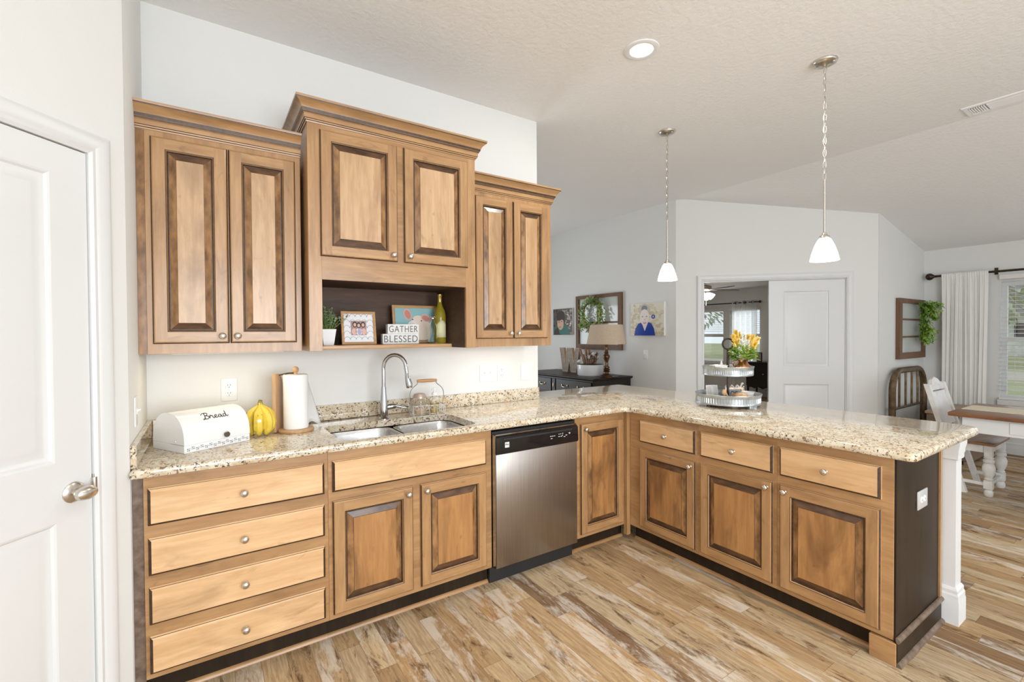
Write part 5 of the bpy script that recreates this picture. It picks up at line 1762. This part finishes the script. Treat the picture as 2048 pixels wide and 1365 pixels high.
for k in range(40):
    y = 0.0 - 1.70 * k / 39
    e_ = 0.008 * math.sin(k * 1.7)
    lp.append([(-0.165 + e_, y, 0.0), (-0.165 + e_, y, 0.004), (0.165 + e_, y, 0.004), (0.165 + e_, y, 0.0)])
b.rings(lp).put('runner', varied('runner_cream', (0.70, 0.62, 0.46), (0.80, 0.73, 0.58), 60, 0.9, bump=0.3), r)

# white chair at the table end, facing the table
r = thing('dining_chair', 'white painted wooden chair with turned front legs and brown seat at the table end', 'chair', (6.92, -1.83, 0))
wc = varied('chippy_white', (0.72, 0.70, 0.67), (0.84, 0.835, 0.82), 14, 0.5)
st_m = wood('seat_brown', (0.34, 0.18, 0.08), (0.24, 0.115, 0.05), (0.10, 0.045, 0.02), 'x', 0.5, 0.4, 0.1)
B().box(-0.255, 0.255, -0.025, 0.285, 0.440, 0.462, bev=0.005, seg=2).put('seat', st_m, r)
b = B().box(-0.205, 0.205, 0.012, 0.030, 0.375, 0.4395).box(-0.222, -0.205, 0.02, 0.25, 0.375, 0.4395).box(0.205, 0.222, 0.02, 0.25, 0.375, 0.4395)
b.put('apron', wc, r)
CL = [(0.024, 0.0), (0.027, 0.02), (0.026, 0.05), (0.018, 0.058), (0.030, 0.068)]
for s in (-1, 1):
    x, y = s * 0.205, 0.022
    b = B().lathe([(0.023, 0.0), (0.030, 0.012), (0.030, 0.04), (0.022, 0.055), (0.028, 0.066)], c=(x, y, 0), seg=18)
    b.box(x - 0.028, x + 0.028, y - 0.028, y + 0.028, 0.067, 0.135)
    b.lathe([(0.022, 0.136), (0.030, 0.150), (0.022, 0.160), (0.030, 0.178), (0.041, 0.215), (0.043, 0.25), (0.033, 0.278), (0.026, 0.284), (0.034, 0.29), (0.038, 0.302), (0.036, 0.315), (0.026, 0.322), (0.036, 0.332), (0.024, 0.345)], c=(x, y, 0), seg=18)
    b.box(x - 0.026, x + 0.026, y - 0.026, y + 0.026, 0.3455, 0.439)
    b.put('leg', wc, r)
    # one slanted rail: rear leg below, back stile above
    x = s * 0.215
    lo, hi = Vector((x, 0.175, 0.0)), Vector((x, 0.435, 0.935))
    B().rings([[p_ + Vector(q) for q in ((-0.024, -0.020, 0), (0.024, -0.020, 0), (0.024, 0.020, 0), (-0.024, 0.020, 0))] for p_ in (lo, lo.lerp(hi, 0.47), hi)]).put('leg', wc, r, smooth=20)
B().rings([[(-0.19, 0.340 + o, z + dz) for o, dz in ((0, 0), (0.018, 0))] + [(0.19, 0.340 + o, z + dz) for o, dz in ((0.018, 0), (0, 0))] if False else
           [(-0.19, yy, z), (0.19, yy, z), (0.19, yy + 0.016, z), (-0.19, yy + 0.016, z)] for z, yy in ((0.56, 0.325), (0.86, 0.408))]).put('back_panel', wc, r, smooth=20)
cr = B().prism([(-0.235, 0.0), (0.235, 0.0), (0.235, 0.035), (0.12, 0.06), (0.09, 0.10), (0.0, 0.125), (-0.09, 0.10), (-0.12, 0.06), (-0.235, 0.035)], -0.014, 0.014, 'y', bev=0.004)
for k in range(5):
    cr.sph((-0.08 + 0.04 * k, -0.014, 0.055 + 0.02 * (1 - abs(k - 2) / 2)), (0.022, 0.008, 0.024), seg=10, n=6)
cr.xf(Matrix.Translation((0, 0.420, 0.870)) @ Matrix.Rotation(-0.27, 4, 'X'))
cr.put('crest_rail', wc, r)
b = B().box(-0.205, 0.205, 0.012, 0.032, 0.09, 0.115)
b.put('stretcher', wc, r)
for s in (-1, 1):
    B().box(s * 0.21 - 0.012, s * 0.21 + 0.012, 0.045, 0.195, 0.09, 0.115).put('stretcher', wc, r)

# curtain, rod, blind and window glass on the dining wall
r = thing('curtain_rod', 'black curtain rod with round finial above the dining window', 'curtain rod', (8.785, -0.93, 2.122))
B().tube([(0, 0, 0), (0, -2.2, 0)], 0.013, 12).put('rod', M['bronze'], r)
B().lathe([(0.006, -0.005), (0.018, 0.0), (0.012, 0.010), (0.020, 0.022), (0.040, 0.045), (0.045, 0.068), (0.036, 0.090), (0.014, 0.104), (0.001, 0.106)], axis='y', seg=18).put('finial', M['bronze'], r)
B().box(0.0, 0.083, -0.53, -0.51, -0.010, 0.010).box(0.075, 0.083, -0.535, -0.505, -0.03, 0.05).put('bracket', M['bronze'], r)
r = thing('curtain', 'white gathered curtain panel hanging left of the dining window', 'curtain', (8.785, -1.19, 0.02))
g = G('curtain_cloth')
g.p(Base_Color=(0.84, 0.83, 0.80, 1), Roughness=0.9, Sheen_Weight=0.2)
M['cloth'] = g.mat
b = B()
lp = []
for k in range(111):
    t_ = k / 110
    row = []
    for z in (0.0, 0.5, 1.0, 1.5, 1.9, 2.04, 2.075, 2.10, 2.125):
        amp = 0.026 * (1 - 0.55 * z / 2.1) if z < 2.05 else 0.004
        row.append((amp * 0.30 * math.sin(t_ * 62 + 0.7 * math.sin(z * 1.3)) + (0.007 if z < 2.05 else 0.001) * math.sin(t_ * 23 + 1 + z * 0.4) + 0.003 * math.sin(t_ * 131 + z) - (0.018 if z > 2.07 else 0.010), -0.205 + 0.41 * t_ + 0.006 * math.sin(z * 2 + t_ * 9), z))
    lp.append(row)
b.rings(lp, closed=False, cap0=False, cap1=False)
o = b.put('panel', M['cloth'], r, smooth=80)
o.modifiers.new('thickness', 'SOLIDIFY').thickness = 0.0015


def sash(name, x, y0, y1, z0, z1, rail, parent=None, mull=None):
    b = B()
    f_ = 0.045
    b.box(x, x + 0.05, y0, y0 + f_, z0, z1).box(x, x + 0.05, y1 - f_, y1, z0, z1).box(x, x + 0.05, y0 + f_, y1 - f_, z0, z0 + f_).box(x, x + 0.05, y0 + f_, y1 - f_, z1 - f_, z1)
    b.box(x, x + 0.05, y0 + f_, y1 - f_, rail - 0.025, rail + 0.025)
    w = struct(b.put(name, M['white']))
    thin = G('window_glass')
    tr = thin.n('ShaderNodeBsdfTransparent', {'Color': (0.94, 0.96, 0.95, 1)})
    gl = thin.n('ShaderNodeBsdfGlossy', {'Color': (1, 1, 1, 1), 'Roughness': 0.0})
    ms = thin.n('ShaderNodeMixShader', {0: 0.06, 1: tr, 2: gl})
    thin.nt.links.new(ms, thin.nt.nodes['Material Output'].inputs[0])
    B().box(x + 0.023, x + 0.027, y0 + f_, y1 - f_, z0 + f_, z1 - f_).put('pane', thin.mat, w)
    return w


sash('window_1', 8.92, -2.42, -1.487, 0.63, 2.0, 1.326)


def blind(label, x, y0, y1, ztop, zbot, gap, depth, tilt, mat, group=None):
    r = thing('window_blind', label, 'blind', (x, (y0 + y1) / 2, ztop), 0, group)
    hw_ = (y1 - y0) / 2
    B().box(-depth * 0.6, depth * 0.6, -hw_, hw_, -0.055, 0.0, bev=0.003).put('headrail', mat, r)
    b = B()
    n = int((ztop - 0.07 - zbot - 0.03) / gap)
    for k in range(n):
        z = -0.075 - k * gap
        dz = depth / 2 * math.tan(tilt)
        b.rings([[(-depth / 2, yy, z - dz), (depth / 2, yy, z + dz), (depth / 2, yy, z + dz + 0.003), (-depth / 2, yy, z - dz + 0.003)] for yy in (-hw_ + 0.006, hw_ - 0.006)])
    b.put('slats', mat, r)
    B().box(-depth * 0.5, depth * 0.5, -hw_ + 0.004, hw_ - 0.004, zbot - ztop, zbot - ztop + 0.022, bev=0.003).put('bottom_rail', mat, r)
    b = B()
    for yy in (-hw_ * 0.72, hw_ * 0.72):
        b.tube([(-depth / 2 - 0.001, yy, -0.05), (-depth / 2 - 0.001, yy, zbot - ztop + 0.02)], 0.0012, 4)
    b.put('cord', mat, r)
    return r


blm = plain('blind_white', (0.82, 0.81, 0.79), 0.45)
b_ = blind('white horizontal blind with open slats in the dining window', 8.858, -2.43, -1.478, 2.085, 0.63, 0.047, 0.045, 0.08, blm)
struct(B().box(8.82, 8.99, -2.46, -1.47, 0.565, 0.628, bev=0.004).put('trim_5', M['white']))

# ------------------------------------------------------------------ study seen through the double door
sash('window_2', 11.50, 2.73, 3.46, 0.70, 1.99, 1.355)
sash('window_3', 11.50, 3.61, 4.34, 0.70, 1.99, 1.355)
blind('white half-raised slat blind in the right study window', 11.42, 2.73, 3.46, 2.0, 1.38, 0.042, 0.04, 0.15, blm)
blind('white half-raised slat blind in the left study window', 11.42, 3.61, 4.34, 2.0, 1.38, 0.042, 0.04, 0.15, blm)
r = thing('curtain_rod', 'black curtain rod across the study windows', 'curtain rod', (11.33, 2.70, 2.115))
B().cyl((0, 0, 0), (0, 1.95, 0), 0.012, seg=10).put('rod', M['bronze'], r)
B().sph((0, -0.02, 0), 0.03, seg=12, n=8).put('finial', M['bronze'], r)
B().box(0.0, 0.115, 0.04, 0.06, -0.01, 0.01).put('bracket', M['bronze'], r)
shm = G('sheer_cloth')
t1 = shm.n('ShaderNodeBsdfTransparent', {'Color': (1, 1, 1, 1)})
t2 = shm.n('ShaderNodeBsdfTranslucent', {'Color': (0.85, 0.86, 0.86, 1)})
t3 = shm.n('ShaderNodeBsdfDiffuse', {'Color': (0.85, 0.86, 0.86, 1)})
t4 = shm.n('ShaderNodeMixShader', {0: 0.5, 1: t2, 2: t3})
t5 = shm.n('ShaderNodeMixShader', {0: 0.55, 1: t1, 2: t4})
shm.nt.links.new(t5, shm.nt.nodes['Material Output'].inputs[0])


def sheer(label, y0, y1):
    r = thing('sheer_curtain', label, 'curtain', (11.33, (y0 + y1) / 2, 0.03))
    b = B()
    lp = []
    w = y1 - y0
    for k in range(61):
        t_ = k / 60
        lp.append([(0.030 * math.sin(t_ * 30) * (1 - 0.2 * z / 2.1), -w / 2 + w * t_, z) for z in (0.0, 1.0, 2.0, 2.13)])
    b.rings(lp, closed=False, cap0=False, cap1=False)
    b.put('panel', shm.mat, r, smooth=80)
    for k in range(3):
        yy = -w / 2 + w * (k + 0.5) / 3
        B().tube([(-0.002, yy + 0.03 * math.cos(q), 2.085 + 0.03 * math.sin(q)) for q in [2 * PI * i / 16 for i in range(16)]], 0.007, 6, closed=True).put('grommet', M['bronze'], r)


sheer('sheer grommet curtain at the right end of the study windows', 2.74, 3.32)
sheer('sheer grommet curtain at the left of the study windows', 4.12, 4.62)

r = thing('ceiling_fan', 'ceiling fan with brown blades and glowing glass shades in the study', 'ceiling fan', (8.93, 2.42, 2.4395))
B().lathe([(0.07, 0.0), (0.07, -0.03), (0.05, -0.05), (0.02, -0.06), (0.02, -0.11), (0.10, -0.12), (0.125, -0.14), (0.125, -0.20), (0.10, -0.225), (0.055, -0.235), (0.05, -0.27), (0.001, -0.28)], seg=28).put('motor', M['nickel'], r, smooth=40)
fbm = wood('fan_blade', (0.16, 0.10, 0.07), (0.11, 0.065, 0.045), (0.05, 0.03, 0.02), 'x', 0.3, 0.4, 0.1)
for k in range(5):
    q = 2 * PI * k / 5 - 0.52
    b = B().prism([(0.17, -0.03), (0.26, -0.065), (0.62, -0.075), (0.66, -0.04), (0.66, 0.04), (0.62, 0.075), (0.26, 0.065), (0.17, 0.03)], -0.004, 0.004, bev=0.001)
    b.xf(Matrix.Translation((0, 0, -0.20)) @ Matrix.Rotation(q, 4, 'Z') @ Matrix.Rotation(0.2, 4, 'X'))
    o = b.put('blade', fbm, r)
    b = B().box(0.10, 0.24, -0.018, 0.018, -0.010, -0.004)
    b.xf(Matrix.Translation((0, 0, -0.20)) @ Matrix.Rotation(q, 4, 'Z'))
    b.put('blade_arm', M['nickel'], o)
fg = emit('fan_glass', (1.0, 0.95, 0.86), 3.0)
for k in range(4):
    q = 2 * PI * k / 4 + 0.3
    b = B().lathe([(0.020, 0.0), (0.035, 0.02), (0.055, 0.07), (0.066, 0.115), (0.062, 0.115), (0.048, 0.066), (0.03, 0.022), (0.001, 0.01)], seg=20)
    b.xf(Matrix.Translation((0.055 * math.cos(q), 0.055 * math.sin(q), -0.27)) @ Matrix.Rotation(q, 4, 'Z') @ Matrix.Rotation(PI - 0.85, 4, 'Y'))
    b.put('glass_shade', fg, r, smooth=50)
for x, y, l_ in ((0.02, -0.02, 0.24), (-0.02, 0.05, 0.34)):
    B().cyl((x, y, -0.27), (x, y, -0.27 - l_ * 0.8), 0.0015, seg=5).lathe([(0.002, 0.03), (0.008, 0.01), (0.009, 0.0), (0.001, -0.002)], c=(x, y, -0.27 - l_ * 0.8 - 0.03), seg=10).put('pull_chain', M['nickel'], r)
lp_ = bpy.data.lights.new('fan_lamp', 'POINT')
lp_.energy = 14
lp_.color = (1.0, 0.92, 0.80)
lp_.shadow_soft_size = 0.12
lo_ = bpy.data.objects.new('fan_lamp', lp_)
COL.objects.link(lo_)
lo_.location = (8.93, 2.42, 1.98)

r = thing('side_cabinet', 'small black cabinet on legs with scalloped apron in the study', 'cabinet', (10.86, 2.02, 0))
bk = plain('black_lacquer', (0.016, 0.013, 0.012), 0.35)
B().box(-0.03, 0.43, -0.03, 0.73, 0.785, 0.805, bev=0.004).put('top', bk, r)
B().box(0.0, 0.40, 0.0, 0.70, 0.30, 0.7845).put('body', bk, r)
B().prism([(0.02, 0.2995), (0.68, 0.2995), (0.66, 0.25), (0.60, 0.265), (0.52, 0.24), (0.44, 0.27), (0.35, 0.235), (0.26, 0.27), (0.18, 0.24), (0.10, 0.265), (0.04, 0.25)][::-1], 0.005, 0.02, 'x').put('apron', bk, r)
for x in (0.025, 0.375):
    for y in (0.025, 0.675):
        B().lathe([(0.016, 0.0), (0.012, 0.05), (0.020, 0.18), (0.025, 0.2995)], c=(x, y, 0), seg=12).put('leg', bk, r)
B().sph((-0.012, 0.33, 0.55), 0.014, seg=10, n=7).put('knob', M['nickel'], r)
r = thing('picture_frame', 'dark little picture frame standing on the black study cabinet', 'picture', (11.02, 2.52, 0.8055), -PI / 2 - 0.3)
B().box(-0.07, 0.07, -0.01, 0.01, 0.0, 0.20, bev=0.003).put('frame', bk, r)
B().box(-0.055, 0.055, -0.012, -0.0102, 0.02, 0.18).put('photo', PC['stone'], r)
r = thing('glass_globe', 'small clear glass globe standing on the black study cabinet', 'ornament', (10.95, 2.66, 0.8055))
B().lathe([(0.03, 0.0), (0.025, 0.02), (0.045, 0.05), (0.05, 0.08), (0.04, 0.115), (0.018, 0.13), (0.001, 0.132)], seg=20).put('globe', jg, r)

# ------------------------------------------------------------------ outdoors
gr_ = varied('lawn', (0.30, 0.33, 0.15), (0.48, 0.46, 0.27), 0.6, 0.9)
struct(B().box(11.6, 70, -40, 50, -0.35, -0.25).box(9.0, 11.6, -40, -0.8, -0.35, -0.25).put('ground', gr_))
struct(B().box(24, 29, -40, 50, -0.249, -0.24).put('road', plain('driveway', (0.55, 0.48, 0.40), 0.9)))
random.seed(4)


def tree(label, x, y, h, sp, col):
    r = thing('tree', label, 'tree', (x, y, -0.25), 0, 'trees outside the windows')
    B().tube([(0, 0, 0), (0.1, 0.1, h * 0.35), (0, 0.2, h * 0.75)], 0.2, 8, radii=[0.28, 0.2, 0.1]).put('trunk', varied('bark', (0.16, 0.13, 0.10), (0.28, 0.23, 0.19), 4, 0.9), r)
    b = B()
    for k in range(520):
        d = Vector((random.gauss(0, 1), random.gauss(0, 1), random.gauss(0, 1))).normalized() * random.random() ** 0.4
        p_ = Vector((d.x * sp, d.y * sp, h * 0.68 + d.z * h * 0.34))
        b.leaf(p_, d + Vector((0, 0, 0.2)), (0, 0, 1), random.uniform(0.35, 0.7), random.uniform(0.2, 0.4))
    b.put('crown', col, r, smooth=60)


g1 = varied('tree_green', (0.42, 0.47, 0.34), (0.62, 0.66, 0.52), 0.8, 0.8)
g2 = varied('tree_pale', (0.55, 0.58, 0.50), (0.72, 0.75, 0.66), 0.8, 0.8)
tree('pale tree outside the right study window', 34, 9.0, 6.5, 2.4, g2)
tree('green tree outside the left study window', 30, 17.5, 6.0, 2.6, g1)
tree('green tree beyond the dining window, nearest the road', 33, 3.4, 6.0, 2.6, g1)
tree('pale tree beyond the dining window, farthest right', 42, 0.5, 7.0, 3.0, g2)
r = thing('house', 'pale sided neighbour house with grey roof across the road', 'house', (46, 2.5, -0.25))
B().box(0, 6, -4.0, 7.0, 0, 2.9).put('wall', varied('siding', (0.66, 0.66, 0.63), (0.74, 0.73, 0.70), 1.0, 0.8), r)
B().prism([(-0.5, 2.9), (6.5, 2.9), (3.0, 5.0)], -4.5, 7.5, 'y').put('roof', plain('roof_grey', (0.24, 0.23, 0.23), 0.9), r)
for y in (-2, 1.5, 5):
    B().box(-0.03, 0.02, y - 0.5, y + 0.5, 1.0, 2.2).put('window', M['black'], r)
